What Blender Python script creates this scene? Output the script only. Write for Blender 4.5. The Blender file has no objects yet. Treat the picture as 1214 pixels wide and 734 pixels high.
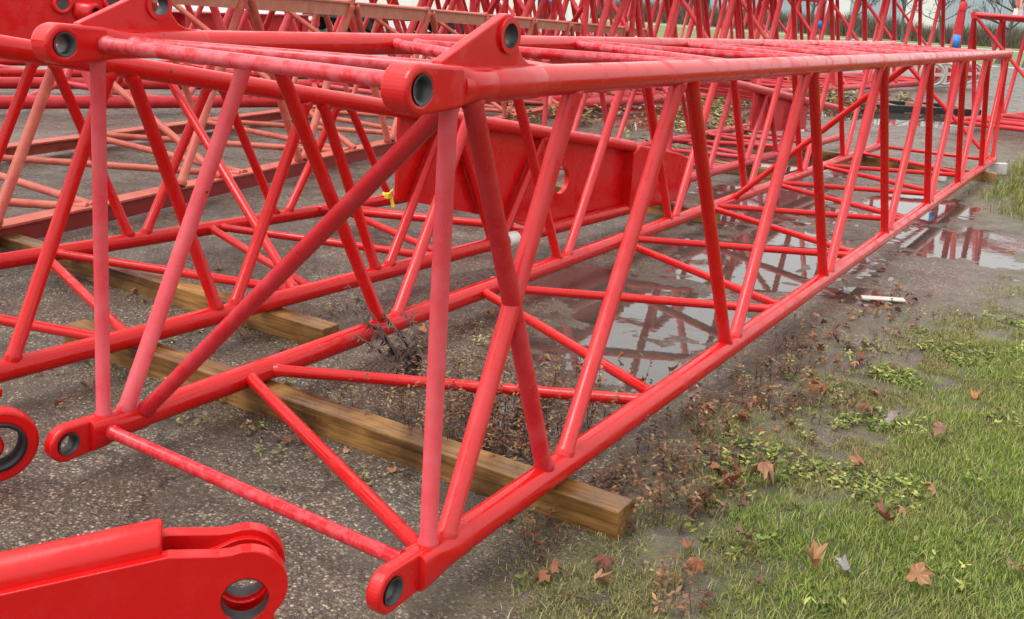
import bpy, bmesh, math, random
import numpy as np
from mathutils import Vector, Matrix
random.seed(7); RNG = np.random.default_rng(11)
S = bpy.context.scene; C = S.collection
V = Vector
GZ = -0.16                      # ground level under the timbers

# ------------------------------------------------------------------ camera
a, b, c, F = 0.5152, -0.1835, 0.0683, 1199.89
CAM = V((1.6256, -2.2266, 1.6345))
CXP, CYP = 663.99, 229.16
fw = V((-math.sin(a)*math.cos(b), math.cos(a)*math.cos(b), math.sin(b)))
r0 = V((math.cos(a), math.sin(a), 0)); u0 = r0.cross(fw)
RT = math.cos(c)*r0 + math.sin(c)*u0; UP = -math.sin(c)*r0 + math.cos(c)*u0
cd = bpy.data.cameras.new('camera'); co = bpy.data.objects.new('camera', cd); C.objects.link(co)
co.matrix_world = Matrix(((RT.x, UP.x, -fw.x, CAM.x), (RT.y, UP.y, -fw.y, CAM.y), (RT.z, UP.z, -fw.z, CAM.z), (0, 0, 0, 1)))
cd.sensor_width = 36; cd.lens = F/1214*36
cd.shift_x = (607-CXP)/1214; cd.shift_y = (CYP-367)/1214
cd.clip_start = .05; cd.clip_end = 2000
S.camera = co
def ray(x, y): return fw + RT*((x-CXP)/F) - UP*((y-CYP)/F)
def onz(x, y, z):               # where the sight line meets a height (used once to place things in the world)
    d = ray(x, y); return CAM + d*((z-CAM.z)/d.z)

# ------------------------------------------------------------------ object helpers
def link(name, me, mat, parent=None):
    o = bpy.data.objects.new(name, me); C.objects.link(o)
    if mat: me.materials.append(mat)
    if parent: o.parent = parent
    return o
def tag(o, label, cat, group=None, kind=None):
    if label: o['label'] = label
    if cat: o['category'] = cat
    if group: o['group'] = group
    if kind: o['kind'] = kind
    return o
def struct(o): o['kind'] = 'structure'; return o
def empty(name, loc, label, cat, group=None):
    o = bpy.data.objects.new(name, None); o.location = loc; o.empty_display_size = .2; C.objects.link(o)
    return tag(o, label, cat, group)
class MB:
    """collects verts and faces, all in world space; build() shifts them to the parent's origin"""
    def __init__(s): s.v = []; s.f = []; s.sm = []
    def add(s, vs, fs, smooth=False):
        n = len(s.v); s.v += [tuple(v) for v in vs]; s.f += [tuple(i+n for i in f) for f in fs]; s.sm += [smooth]*len(fs)
    def lathe(s, p, ax, prof, n=16, caps=True):
        """prof: list of (t along ax from p, radius)"""
        ax = V(ax).normalized(); q = ax.orthogonal().normalized(); w = ax.cross(q); vs = []; fs = []
        for t, r in prof:
            for i in range(n):
                an = 2*math.pi*i/n; vs.append(V(p)+ax*t+(q*math.cos(an)+w*math.sin(an))*r)
        for k in range(len(prof)-1):
            for i in range(n):
                j = (i+1) % n; fs.append((k*n+i, k*n+j, (k+1)*n+j, (k+1)*n+i))
        s.add(vs, fs, True)
        if caps:
            for k, rev in ((0, True), (len(prof)-1, False)):
                ring = [vs[k*n+i] for i in range(n)]
                s.add(ring, [tuple(range(n))[::-1] if rev else tuple(range(n))])
    def tube(s, p, q, r, n=14): p = V(p); q = V(q); s.lathe(p, q-p, [(0, r), ((q-p).length, r)], n)
    def path(s, pts, r, n=6):
        for i in range(len(pts)-1): s.tube(pts[i], pts[i+1], r if not isinstance(r, (list, tuple)) else r[i], n)
    def box(s, c, ex, ey, ez):
        """centre and three half-axis vectors"""
        c = V(c); ex, ey, ez = V(ex), V(ey), V(ez)
        vs = [c+ex*i+ey*j+ez*k for i in (-1, 1) for j in (-1, 1) for k in (-1, 1)]
        s.add(vs, [(0, 1, 3, 2), (4, 6, 7, 5), (0, 4, 5, 1), (2, 3, 7, 6), (0, 2, 6, 4), (1, 5, 7, 3)])
    def abox(s, x0, x1, y0, y1, z0, z1): s.box(((x0+x1)/2, (y0+y1)/2, (z0+z1)/2), ((x1-x0)/2, 0, 0), (0, (y1-y0)/2, 0), (0, 0, (z1-z0)/2))
    def plate(s, o, eu, ev, en, outline, holes, t):
        """flat plate of thickness t (centred on o) with round holes; outline in (u,v); holes (u,v,r)"""
        bm = bmesh.new(); o = V(o); eu, ev, en = V(eu), V(ev), V(en)
        loops = [list(outline)]+[[(hu+r*math.cos(2*math.pi*i/28), hv+r*math.sin(2*math.pi*i/28)) for i in range(28)] for hu, hv, r in holes]
        ed = []; vl = []
        for L in loops:
            vv = [bm.verts.new((x, y, 0)) for x, y in L]; vl.append(vv)
            for i in range(len(vv)): ed.append(bm.edges.new((vv[i], vv[(i+1) % len(vv)])))
        bmesh.ops.triangle_fill(bm, use_beauty=True, use_dissolve=False, edges=ed)
        bm.verts.index_update()
        flat = [v.co.copy() for v in bm.verts]; tri = [tuple(v.index for v in f.verts) for f in bm.faces]
        idx = [[v.index for v in vv] for vv in vl]; bm.free()
        m = len(flat)
        vs = [o+eu*p.x+ev*p.y+en*(t/2) for p in flat]+[o+eu*p.x+ev*p.y-en*(t/2) for p in flat]
        s.add(vs, tri+[tuple(i+m for i in f[::-1]) for f in tri])
        for I in idx:
            k = len(I); vv = [vs[i] for i in I]+[vs[i+m] for i in I]
            s.add(vv, [(i, (i+1) % k, k+(i+1) % k, k+i) for i in range(k)])
    def build(s, name, mat, parent=None, bevel=0, seg=2):
        me = bpy.data.meshes.new(name); off = V((0, 0, 0))
        p = parent
        while p: off += p.location; p = p.parent
        me.from_pydata([(x-off.x, y-off.y, z-off.z) for x, y, z in s.v], [], s.f)
        me.polygons.foreach_set('use_smooth', s.sm); me.update()
        if bevel:
            bm = bmesh.new(); bm.from_mesh(me); bmesh.ops.remove_doubles(bm, verts=bm.verts, dist=1e-5)
            bmesh.ops.recalc_face_normals(bm, faces=bm.faces); bm.to_mesh(me); bm.free()
        o = link(name, me, mat, parent)
        if bevel:
            m = o.modifiers.new('bevel', 'BEVEL'); m.width = bevel; m.segments = seg; m.limit_method = 'ANGLE'; m.angle_limit = math.radians(40)
        return o
def npmesh(name, verts, faces, mat, parent=None, col=None, smooth=False):
    """verts (n,3) array, faces (m,k) array"""
    me = bpy.data.meshes.new(name); n, k = faces.shape
    me.vertices.add(len(verts)); me.vertices.foreach_set('co', np.asarray(verts, np.float32).ravel())
    me.loops.add(n*k); me.loops.foreach_set('vertex_index', faces.astype(np.int32).ravel())
    me.polygons.add(n); me.polygons.foreach_set('loop_start', np.arange(0, n*k, k, dtype=np.int32))
    if smooth: me.polygons.foreach_set('use_smooth', np.ones(n, bool))
    me.update(calc_edges=True)
    for nm, arr in (col or {}).items():
        at = me.attributes.new(nm, 'FLOAT_COLOR', 'POINT'); A = np.ones((len(verts), 4), np.float32); A[:, :arr.shape[1]] = arr
        at.data.foreach_set('color', A.ravel())
    return link(name, me, mat, parent)

# ------------------------------------------------------------------ numpy value noise
_T = RNG.random((256, 256))
def vn(x, y):
    xi = np.floor(x).astype(int); yi = np.floor(y).astype(int); fx = x-xi; fy = y-yi
    fx = fx*fx*(3-2*fx); fy = fy*fy*(3-2*fy)
    g = lambda i, j: _T[i % 256, j % 256]
    return (g(xi, yi)*(1-fx)+g(xi+1, yi)*fx)*(1-fy)+(g(xi, yi+1)*(1-fx)+g(xi+1, yi+1)*fx)*fy
def fbm(x, y, o=4):
    t = 0; a_ = .5
    for i in range(o): t = t+a_*vn(x*2**i+17.3*i, y*2**i+5.7*i); a_ *= .5
    return t/(1-.5**o)
def sst(e0, e1, x): t = np.clip((x-e0)/(e1-e0), 0, 1); return t*t*(3-2*t)

# ------------------------------------------------------------------ materials
def newmat(name):
    m = bpy.data.materials.new(name); m.use_nodes = True; nt = m.node_tree
    return m, nt, nt.nodes['Principled BSDF'], nt.nodes, nt.links
def N(nt, t, **kw):
    n = nt.nodes.new(t)
    for k, v in kw.items():
        if k in n.inputs: n.inputs[k].default_value = v
        else: setattr(n, k, v)
    return n
def ramp(nt, fac, stops):
    r = nt.nodes.new('ShaderNodeValToRGB'); e = r.color_ramp.elements
    while len(e) < len(stops): e.new(.5)
    for i, (p, col) in enumerate(stops): e[i].position = p; e[i].color = (*col, 1) if len(col) == 3 else col
    nt.links.new(fac, r.inputs[0]); return r
def coord(nt): return nt.nodes.new('ShaderNodeNewGeometry').outputs['Position']
def paint(name, base, faded, amount=.5, rough=.22, grime=.3, scale=7.):
    """gloss enamel: faded chalky patches, water marks, a little dirt and small scratches"""
    m, nt, bs, n, l = newmat(name); P = coord(nt)
    n1 = N(nt, 'ShaderNodeTexNoise', Scale=scale, Detail=6., Roughness=.65); l.new(P, n1.inputs['Vector'])
    r1 = ramp(nt, n1.outputs['Fac'], [(.5-.12*amount, (0, 0, 0)), (.62, (1, 1, 1))])
    mp = N(nt, 'ShaderNodeMapping'); mp.inputs['Scale'].default_value = (1, 1, .25); l.new(P, mp.inputs[0])
    n2 = N(nt, 'ShaderNodeTexNoise', Scale=42., Detail=5., Roughness=.7); l.new(mp.outputs[0], n2.inputs['Vector'])
    r2 = ramp(nt, n2.outputs['Fac'], [(.57, (0, 0, 0)), (.75, (1, 1, 1))])
    mx = N(nt, 'ShaderNodeMix', data_type='RGBA'); mx.inputs[6].default_value = (*base, 1); mx.inputs[7].default_value = (*faded, 1)
    mm = N(nt, 'ShaderNodeMath', operation='MULTIPLY'); mm.inputs[1].default_value = amount
    l.new(r1.outputs[0], mm.inputs[0]); l.new(mm.outputs[0], mx.inputs[0])
    m2 = N(nt, 'ShaderNodeMix', data_type='RGBA'); m2.inputs[7].default_value = (base[0]*.35, .012, .01, 1)
    m3 = N(nt, 'ShaderNodeMath', operation='MULTIPLY'); m3.inputs[1].default_value = grime
    l.new(r2.outputs[0], m3.inputs[0]); l.new(m3.outputs[0], m2.inputs[0]); l.new(mx.outputs[2], m2.inputs[6])
    # sparse chips
    n4 = N(nt, 'ShaderNodeTexNoise', Scale=26., Detail=3., Roughness=.6); l.new(P, n4.inputs['Vector'])
    r4 = ramp(nt, n4.outputs['Fac'], [(.725, (0, 0, 0)), (.74, (1, 1, 1))])
    m5 = N(nt, 'ShaderNodeMix', data_type='RGBA'); m5.inputs[7].default_value = (.06, .03, .025, 1)
    l.new(r4.outputs[0], m5.inputs[0]); l.new(m2.outputs[2], m5.inputs[6])
    # rub marks: short scuffs and little rust specks
    n6 = N(nt, 'ShaderNodeTexNoise', Scale=75., Detail=4., Roughness=.7, Distortion=1.2); l.new(P, n6.inputs['Vector'])
    r6 = ramp(nt, n6.outputs['Fac'], [(.685, (0, 0, 0)), (.72, (.75, .75, .75))])
    m6 = N(nt, 'ShaderNodeMix', data_type='RGBA'); m6.inputs[7].default_value = (.16, .012, .010, 1); l.new(r6.outputs[0], m6.inputs[0]); l.new(m5.outputs[2], m6.inputs[6])
    n7 = N(nt, 'ShaderNodeTexNoise', Scale=38., Detail=5., Roughness=.75, Distortion=2.5); l.new(P, n7.inputs['Vector'])
    r7_ = ramp(nt, n7.outputs['Fac'], [(.69, (0, 0, 0)), (.71, (.6, .6, .6))])
    m7 = N(nt, 'ShaderNodeMix', data_type='RGBA'); m7.inputs[7].default_value = (.66, .30, .30, 1); l.new(r7_.outputs[0], m7.inputs[0]); l.new(m6.outputs[2], m7.inputs[6])
    l.new(m7.outputs[2], bs.inputs['Base Color'])
    mr = N(nt, 'ShaderNodeMapRange'); mr.inputs[3].default_value = rough; mr.inputs[4].default_value = rough+.28
    l.new(r1.outputs[0], mr.inputs[0]); l.new(mr.outputs[0], bs.inputs['Roughness'])
    n5 = N(nt, 'ShaderNodeTexNoise', Scale=120., Detail=2.); l.new(P, n5.inputs['Vector'])
    bp = N(nt, 'ShaderNodeBump', Strength=.02, Distance=.004); l.new(n5.outputs['Fac'], bp.inputs['Height']); l.new(bp.outputs[0], bs.inputs['Normal'])
    bs.inputs['Specular IOR Level'].default_value = .42
    return m
def plain(name, col, rough=.6, metal=0., var=.25, scale=9., bump=0.):
    m, nt, bs, n, l = newmat(name); P = coord(nt)
    t = N(nt, 'ShaderNodeTexNoise', Scale=scale, Detail=6., Roughness=.65); l.new(P, t.inputs['Vector'])
    r = ramp(nt, t.outputs['Fac'], [(.3, tuple(x*(1-var) for x in col)), (.7, tuple(min(1, x*(1+var)) for x in col))])
    l.new(r.outputs[0], bs.inputs['Base Color']); bs.inputs['Roughness'].default_value = rough; bs.inputs['Metallic'].default_value = metal
    if bump:
        bp = N(nt, 'ShaderNodeBump', Strength=bump, Distance=.01); l.new(t.outputs['Fac'], bp.inputs['Height']); l.new(bp.outputs[0], bs.inputs['Normal'])
    return m
def attr_mat(name, rough=.6, trans=.25, attr='col'):
    m, nt, bs, n, l = newmat(name)
    at = N(nt, 'ShaderNodeAttribute', attribute_name=attr); l.new(at.outputs['Color'], bs.inputs['Base Color'])
    bs.inputs['Roughness'].default_value = rough; bs.inputs['Specular IOR Level'].default_value = .35
    if trans:
        tr = n.new('ShaderNodeBsdfTranslucent'); ms = N(nt, 'ShaderNodeMixShader', Fac=trans)
        l.new(at.outputs['Color'], tr.inputs[0]); l.new(bs.outputs[0], ms.inputs[1]); l.new(tr.outputs[0], ms.inputs[2])
        l.new(ms.outputs[0], n['Material Output'].inputs[0])
    return m
M_RED = paint('glossy_red_paint', (.55, .007, .007), (.58, .020, .021), .30, .16, .08)
M_BAR = paint('weathered_red_paint', (.54, .008, .013), (.60, .13, .155), .8, .15, .5, 17.)
M_PINK = paint('sky_sheen_pink_paint', (.60, .056, .072), (.62, .10, .122), .7, .26, .12)  # pale pink base paints in the sky's reflection on the front posts
M_ROSE = paint('rising_sheen_red_paint', (.57, .022, .026), (.59, .045, .050), .6, .22, .12)  # paler copy of the red: sky sheen on rising braces put into the colour
M_DIAG = paint('rosy_red_paint', (.48, .012, .02), (.54, .045, .06), .5, .24, .35)
M_BAR2 = paint('water_marked_red_paint', (.54, .007, .012), (.60, .09, .11), .6, .15, .4, 30.)
M_RED2 = paint('fresh_red_paint', (.55, .005, .005), (.56, .010, .012), .4, .18, .12)
M_FADE = paint('faded_orange_red_paint', (.44, .065, .045), (.52, .16, .10), .8, .42, .35)
M_RAIL = paint('brown_weathered_paint', (.36, .10, .06), (.40, .20, .12), .9, .5, .5)
M_DULL = paint('dull_red_paint', (.50, .014, .02), (.54, .05, .06), .5, .3, .3)
M_DULL2 = paint('pale_red_paint', (.53, .028, .036), (.57, .09, .10), .5, .32, .25)
M_MAR = paint('maroon_paint', (.22, .018, .016), (.26, .04, .03), .5, .5, .4)
M_BORE = plain('bare_steel_bore', (.055, .058, .06), .5, .3, .4, 30.)
M_DARK = plain('dark_steel', (.02, .021, .023), .5, .2, .3)
M_BLACK = plain('black_vehicle_paint', (.012, .014, .018), .35)
M_WHITE = plain('white_painted_metal', (.72, .72, .70), .5, 0, .06)
M_BLUE = plain('blue_webbing', (.03, .22, .62), .6, 0, .2)
M_YEL = plain('yellow_ribbon', (.75, .62, .04), .5, 0, .15)
M_TAPE = plain('white_tape', (.78, .78, .75), .5, 0, .05)
M_CONC = plain('pale_concrete', (.46, .45, .42), .8, 0, .2, 14., .3)
M_BARK = plain('bark', (.10, .085, .075), .9, 0, .3, 6., .4)
M_GLASS = plain('vehicle_glass', (.02, .025, .03), .08, 0, .2)
M_RUB = plain('tyre_rubber', (.02, .02, .02), .8)
M_CAR = plain('silver_car_paint', (.62, .62, .63), .3, 0, .03)
M_CARR = plain('maroon_car_paint', (.30, .02, .03), .3, 0, .1)
def wood_mat():
    m, nt, bs, n, l = newmat('wet_pine_timber'); P = coord(nt)
    mp = N(nt, 'ShaderNodeMapping'); mp.inputs['Scale'].default_value = (.9, 14, 14); l.new(P, mp.inputs[0])
    t = N(nt, 'ShaderNodeTexNoise', Scale=3.2, Detail=8., Roughness=.6, Distortion=.6); l.new(mp.outputs[0], t.inputs['Vector'])
    r = ramp(nt, t.outputs['Fac'], [(.3, (.11, .05, .018)), (.5, (.32, .155, .042)), (.62, (.42, .235, .075)), (.75, (.24, .125, .045))])
    t2 = N(nt, 'ShaderNodeTexNoise', Scale=3., Detail=5.); l.new(P, t2.inputs['Vector'])
    r2 = ramp(nt, t2.outputs['Fac'], [(.38, (.22, .21, .19)), (.52, (.62, .60, .56)), (.64, (1, .98, .94))])
    mx = N(nt, 'ShaderNodeMix', data_type='RGBA', blend_type='MULTIPLY'); mx.inputs[0].default_value = .9
    l.new(r.outputs[0], mx.inputs[6]); l.new(r2.outputs[0], mx.inputs[7]); l.new(mx.outputs[2], bs.inputs['Base Color'])
    r3 = ramp(nt, t2.outputs['Fac'], [(.4, (.22,)*3), (.6, (.6,)*3)]); l.new(r3.outputs[0], bs.inputs['Roughness'])
    bp = N(nt, 'ShaderNodeBump', Strength=.4, Distance=.008); l.new(t.outputs['Fac'], bp.inputs['Height']); l.new(bp.outputs[0], bs.inputs['Normal'])
    return m
M_WOOD = wood_mat()
M_VEG = attr_mat('grass_blades', .5, .3)
M_LEAF = attr_mat('dead_leaf', .55, .15)
M_WEED = attr_mat('dry_weed', .75, .1)

# ------------------------------------------------------------------ lattice helpers
def brace(parent, p, q, r, mat, rc=.045, name='brace', flat=None):
    """round tube from chord axis to chord axis with a weld bead where it meets the chord surface"""
    p = V(p); q = V(q); d = (q-p); L = d.length; m = MB()
    e = rc*.55; g = rc*1.18; w = r*1.2
    if L > 6*g: prof = [(e, w*.96), (g-.002, w), (g+.006, w*.98), (g+.014, r), (L-g-.014, r), (L-g-.006, w*.98), (L-g+.002, w), (L-e, w*.96)]
    else: prof = [(0, r), (L, r)]
    m.lathe(p, d, prof, 16)
    return m.build(name, mat, parent)
def chord(parent, p, q, r, mat, name='chord', n=28):
    m = MB(); m.tube(p, q, r, n); return m.build(name, mat, parent)

# ================================================================== 1. the long boom section in front
W, H, L = 1.486, 1.4, 12.2
RC = .05
boom = empty('boom_section', (0, 0, GZ), 'long glossy red lattice boom section in front, eyes facing the viewer, on a timber', 'boom section', 'red crane boom sections')
ST = [0., .74]+[.74+.872*k for k in range(1, 13)]; ST.append(L-.03)
def PR(s, top): return V((0, s, H if top else 0))
def PL(s, top): return V((-W, s, H if top else 0))
for x in (0, -W):
    for z in (0, H): chord(boom, (x, .015, z), (x, L-.01, z), RC, M_RED)
RS = .031
# right side: bottom nodes at odd, top nodes at even stations, crossed first bay
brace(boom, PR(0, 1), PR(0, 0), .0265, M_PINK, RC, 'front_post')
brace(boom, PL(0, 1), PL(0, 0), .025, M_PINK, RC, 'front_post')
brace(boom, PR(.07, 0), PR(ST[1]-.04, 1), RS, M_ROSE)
brace(boom, PR(.09, 1)+V((.0, 0, 0)), PR(ST[1]-.06, 0), RS, M_DIAG)
for k in range(1, len(ST)-2):
    o = .045
    tp = (k+1) % 2 == 0
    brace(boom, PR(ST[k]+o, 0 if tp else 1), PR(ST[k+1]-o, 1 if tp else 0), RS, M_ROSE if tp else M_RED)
brace(boom, PR(L-.02, 1), PR(L-.02, 0), .0265, M_RED, RC, 'end_post')
brace(boom, PR(ST[-2]+.05, 0), PR(L-.1, 1), RS, M_RED)
# left side in opposite phase
for k in range(0, len(ST)-2):
    o = .045
    tp = (k+1) % 2 == 1
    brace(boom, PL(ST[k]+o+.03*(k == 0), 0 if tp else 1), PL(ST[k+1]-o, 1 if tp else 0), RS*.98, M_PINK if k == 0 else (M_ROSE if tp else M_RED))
brace(boom, PL(L-.02, 1), PL(L-.02, 0), .0265, M_RED, RC, 'end_post')
brace(boom, PL(ST[-2]+.05, 0), PL(L-.1, 1), RS, M_RED)
# bottom and top faces
brace(boom, PL(-.0, 0), PR(-.05, 0), .023, M_BAR2, RC, 'cross_bar')
brace(boom, PL(-.0, 1), PR(-.04, 1), .025, M_BAR, RC, 'cross_bar')
brace(boom, PL(L-.02, 0), PR(L-.02, 0), .025, M_RED, RC, 'cross_bar')
brace(boom, PL(L-.02, 1), PR(L-.02, 1), .025, M_BAR, RC, 'cross_bar')
for k in range(0, len(ST)-2):
    o = .05
    if k % 2 == 0:   # right -> left on the bottom
        brace(boom, PR(ST[k]+o*.2, 0), PL(ST[k+1]-o, 0), .025, M_RED, RC)
        brace(boom, PL(ST[k]+o+.04*(k == 0), 1), PR(ST[k+1]-o, 1), .026, M_BAR, RC)
    else:
        brace(boom, PL(ST[k]+o, 0), PR(ST[k+1]-o, 0), .025, M_RED, RC)
        brace(boom, PR(ST[k]+o, 1), PL(ST[k+1]-o, 1), .026, M_BAR, RC)
# front face diagonal, one inner cross brace, far face diagonal
brace(boom, PR(.03, 1)+V((-.01, 0, -.04)), PL(.16, 0), .029, M_DIAG, RC, 'front_diagonal')
brace(boom, PR(6.25, 1), PL(6.45, 0), .026, M_RED, RC, 'inner_diagonal')
brace(boom, PL(L-.1, 1), PR(L-.1, 0), .026, M_RED, RC, 'end_diagonal')

def arc(cu, cv, r, a0, a1, n): return [(cu+r*math.cos(math.radians(a0+(a1-a0)*i/n)), cv+r*math.sin(math.radians(a0+(a1-a0)*i/n))) for i in range(n+1)]
def pin_eye(parent, x, z, e, mat, th, r=.067, tongue=True, sgn=1):
    """rounded eye at the chord's end, hole across the boom; u = along the boom (towards the viewer), v = up"""
    m = MB(); y0 = 0.0 if sgn == 1 else L
    out = arc(e, 0, r, 100, -100, 22)+[(e*.45, -r*.93), (-.012, -.0565), (-.012, .0565), (e*.45, r*.93)]
    m.plate((x, y0, z), (0, -sgn, 0), (0, 0, 1), (sgn, 0, 0), out, [(e, 0, .0365)], th)
    o = m.build('pin_eye', mat, parent, .012, 3)
    mm = MB(); k_ = 36; vs = []; fs = []
    sh = .0 if th > .07 else .06; tn = max(th, .092) if sh else th
    for u_, bl in ((-.175, -1), (-.165, 0), (-.085, 0), (-.06+sh*.4, .25), (-.04+sh*.6, .65), (-.018+sh*.8, .92), (.0+sh, 1.), (.012+sh, .93)):
        for i in range(k_):
            an = 2*math.pi*i/k_; ca_, sa_ = math.cos(an), math.sin(an); rr_ = RC*(1.07 if bl >= 0 else 1.0)
            se = ((abs(ca_)**5+abs(sa_)**5)**-.2)
            px_, pz_ = ca_*rr_, sa_*rr_; qx, qz = ca_*se*(tn/2+(.003 if sh else -.001)), sa_*se*.057
            t_ = max(bl, 0); vs.append((x+px_*(1-t_)+qx*t_, y0-sgn*u_, z+pz_*(1-t_)+qz*t_))
    for q_ in range(7):
        for i in range(k_): j_ = (i+1) % k_; fs.append((q_*k_+i, q_*k_+j_, (q_+1)*k_+j_, (q_+1)*k_+i))
    mm.add(vs, fs, True); mm.add(vs[-k_:], [tuple(range(k_))])
    mm.build('collar', mat, o)
    bu = MB(); rr = .0365
    n = 28; vs = []; fs = []
    for xx, rad in ((-th/2-.002, rr+.004), (-th/2-.002, rr-.003), (th/2+.002, rr-.003), (th/2+.002, rr+.004)):
        for i in range(n): an = 2*math.pi*i/n; vs.append((x+xx, y0-sgn*e+rad*math.cos(an), z+rad*math.sin(an)))
    for k in range(3):
        for i in range(n): j = (i+1) % n; fs.append((k*n+i, k*n+j, (k+1)*n+j, (k+1)*n+i))
    bu.add(vs, fs, True); bu.build('bushing', M_BORE, o)
    return o
pin_eye(boom, 0, H, .175, M_RED, .088)
pin_eye(boom, -W, H, .15, M_RED, .088)
pin_eye(boom, 0, 0, .185, M_RED, .05)
pin_eye(boom, -W, 0, .155, M_RED, .05)
for x in (0, -W):
    for z in (0, H): pin_eye(boom, x, z, .09, M_RED, .06, .06, True, -1)
def pin_lug(parent, x, yh):
    m = MB(); zb = RC*.75
    cu, cv = yh, .138
    R = .062
    out = [(yh-.315, zb), (yh-.315, zb+.03)]+arc(cu, cv, R, 118, -25, 16)+[(yh+.085, .075), (yh+.12, .058), (yh+.175, .052), (yh+.175, zb)]
    m.plate((x, 0, H), (0, 1, 0), (0, 0, 1), (-1, 0, 0), out, [(cu, cv, .0375)], .034)
    o = m.build('pin_lug', M_RED, parent, .004, 2)
    # boss ring round the hole and the steel lining
    b = MB(); n = 28; vs = []; fs = []
    ring = [(-.027, .036), (-.027, .052), (.027, .052), (.027, .036)]
    for xx, rad in ring:
        for i in range(n): an = 2*math.pi*i/n; vs.append((x+xx, cu+rad*math.cos(an), H+cv+rad*math.sin(an)))
    for k in range(3):
        for i in range(n): j = (i+1) % n; fs.append((k*n+i, k*n+j, (k+1)*n+j, (k+1)*n+i))
    b.add(vs, fs); b.build('boss', M_RED, o)
    b = MB(); vs = []; fs = []
    for xx in (-.028, .028):
        for i in range(n): an = 2*math.pi*i/n; vs.append((x+xx, cu+.0355*math.cos(an), H+cv+.0355*math.sin(an)))
    for i in range(n): j = (i+1) % n; fs.append((i, j, n+j, n+i))
    b.add(vs, fs, True); b.build('bushing', M_BORE, o)
    # saddle plate welded on the chord
    s = MB(); s.lathe((x, .07, H), (0, 1, 0), [(0, RC), (.01, RC*1.06), (.36, RC*1.06), (.37, RC)], 28, False); s.build('saddle', M_RED, o)
pin_lug(boom, 0, .25); pin_lug(boom, -W, .235)

# ================================================================== 2. tapered sections
def tapered(root, A, d, w0, w1, s0, s1, z0, slope, rnode, mat, plates=True, rc=.047, rs=.03, phase=0, Lp=None):
    A = V(A); d = V(d).normalized(); n = V((-d.y, d.x, 0))
    h = lambda s: z0-slope*s
    wd = lambda s: w0+(w1-w0)*(s-s0)/(s1-s0)
    def P(s, right, top): return A+d*s+(V((0, 0, 0)) if right else n*wd(s))+V((0, 0, h(s) if top else 0))
    for R in (1, 0):
        for T in (1, 0): chord(root, P(s0, R, T), P(s1, R, T), rc, mat)
    p = rnode; k0 = math.ceil((s0+.05)/p); ks = [k*p for k in range(k0, int((s1-.0)/p)+1)]
    last = 2.5*2 if plates else 99
    for i in range(len(ks)):
        s = ks[i]; par = (round(s/p)+phase) % 2
        # right: V with bottom node at even half pitches
        if i+1 < len(ks):
            t = ks[i+1]; o = .04
            if not (plates and t > 4.0):
                brace(root, P(s+o, 1, par), P(t-o, 1, 1-par), rs, mat, rc)
                brace(root, P(s+o, 0, 1-par), P(t-o, 0, par), rs, mat, rc)
            if t < s1-.2:
                brace(root, P(s+.03, par, 0), P(t-.03, 1-par, 0), rs*.85, mat, rc)
                brace(root, P(s+.03, 1-par, 1), P(t-.03, par, 1), rs*.85, mat, rc)
    for T in (0, 1): brace(root, P(s0+.03, 0, T), P(s0+.03, 1, T), rs*.85, mat, rc, 'cross_bar')
    for R in (0, 1): brace(root, P(s0+.03, R, 0), P(s0+.03, R, 1), rs*.85, mat, rc, 'end_post')
    return P, h, wd, n, d
rt = empty('boom_section', (-2.3, .1, GZ), 'bright red tapered boom section left of the front boom, ending in a holed plate', 'boom section', 'red crane boom sections')
A2 = (-2.271, .085, 0)
P2, h2, w2, n2, d2 = tapered(rt, A2, (.058, .998, 0), 1.70, 1.42, -1.7, 5.2, 1.335, .155, .565, M_RED2, True)
brace(rt, P2(1.9, 0, 1), P2(1.6, 1, 0), .026, M_RED2, .047, 'inner_diagonal')
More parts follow.
